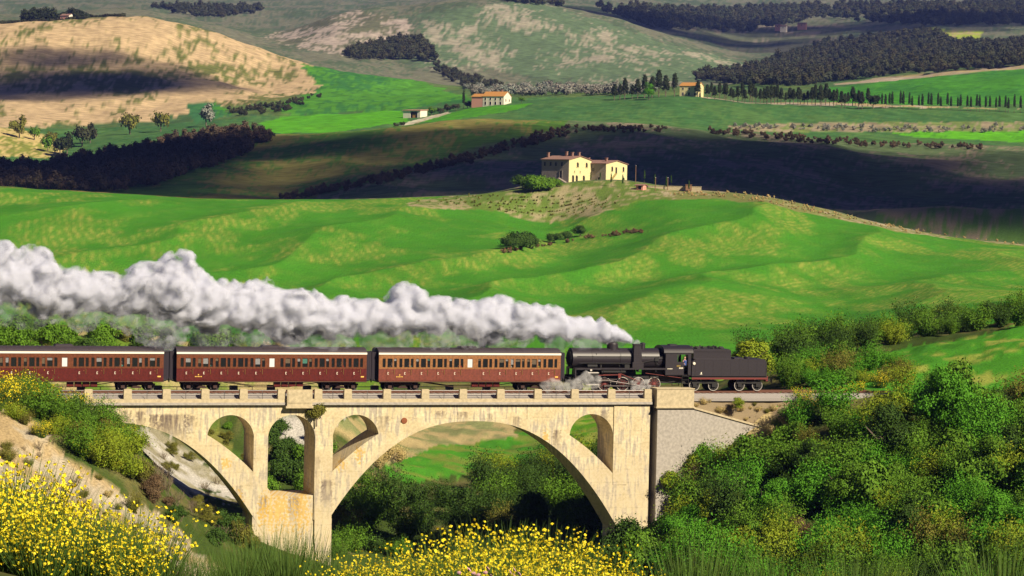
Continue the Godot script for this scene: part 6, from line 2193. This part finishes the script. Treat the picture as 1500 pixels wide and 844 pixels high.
# ------------------------------------------------------------------
func _ready() -> void:
	rng.seed = 4
	nz.seed = 1
	nz.frequency = 0.012
	nz.fractal_octaves = 4
	nz2.seed = 2
	nz2.frequency = 0.015
	nz2.fractal_octaves = 3
	# camera
	cb = Basis(Vector3.RIGHT, -atan(132.0 / F)) * Basis(Vector3(0, 0, 1), 0.0215)
	var cam := Camera3D.new()
	cam.name = "camera"
	cam.fov = rad_to_deg(2.0 * atan(422.0 / F))
	cam.near = 1.0
	cam.far = 12000.0
	cam.transform = Transform3D(cb, EYE)
	add_child(cam)
	cam.current = true
	# sky, sun, air
	var env := Environment.new()
	env.background_mode = Environment.BG_SKY
	var sky := ProceduralSkyMaterial.new()
	sky.sky_top_color = Color(0.12, 0.16, 0.31)
	sky.sky_horizon_color = Color(0.23, 0.265, 0.40)
	sky.sky_curve = 0.15
	sky.ground_bottom_color = Color(0.10, 0.10, 0.08)
	sky.ground_horizon_color = Color(0.22, 0.25, 0.30)
	sky.sun_angle_max = 1.0
	env.sky = Sky.new()
	env.sky.sky_material = sky
	env.tonemap_mode = Environment.TONE_MAPPER_LINEAR
	env.tonemap_exposure = 1.68
	env.fog_enabled = true
	env.fog_density = 0.00004
	env.fog_light_color = Color(0.50, 0.60, 1.0)
	env.sdfgi_enabled = true
	env.ssao_enabled = true
	env.ssil_enabled = true
	var we := WorldEnvironment.new()
	we.name = "environment"
	we.environment = env
	add_child(we)
	var el := deg_to_rad(36.0)
	var az := deg_to_rad(45.0)
	sun_dir = Vector3(sin(az) * cos(el), sin(el), cos(az) * cos(el))
	var sun := DirectionalLight3D.new()
	sun.name = "sun"
	sun.light_energy = 1.5
	sun.light_angular_distance = 0.5
	sun.light_color = Color(1.0, 0.94, 0.82)
	sun.shadow_enabled = true
	add_child(sun)
	sun.look_at_from_position(sun_dir * 100.0, Vector3.ZERO, Vector3.UP)
	var th := deg_to_rad(17.0)
	bridge_frame = Transform3D(Basis(Vector3(cos(th), 0, -sin(th)), Vector3.UP, Vector3(sin(th), 0, cos(th))), Vector3(-3.595, 0, -261.0))
	materials()
	var t0 := Time.get_ticks_msec()
	build_terrain()
	lay_land()
	print("land ", Time.get_ticks_msec() - t0)
	build_viaduct()
	build_track()
	build_bank()
	print("viaduct ", Time.get_ticks_msec() - t0)
	build_train()
	print("train ", Time.get_ticks_msec() - t0)
	grow_kit()
	build_houses()
	build_woods()
	print("far ", Time.get_ticks_msec() - t0)
	build_plants()
	print("plants ", Time.get_ticks_msec() - t0)
	build_smoke()
	print("smoke ", Time.get_ticks_msec() - t0)
	build_clouds()
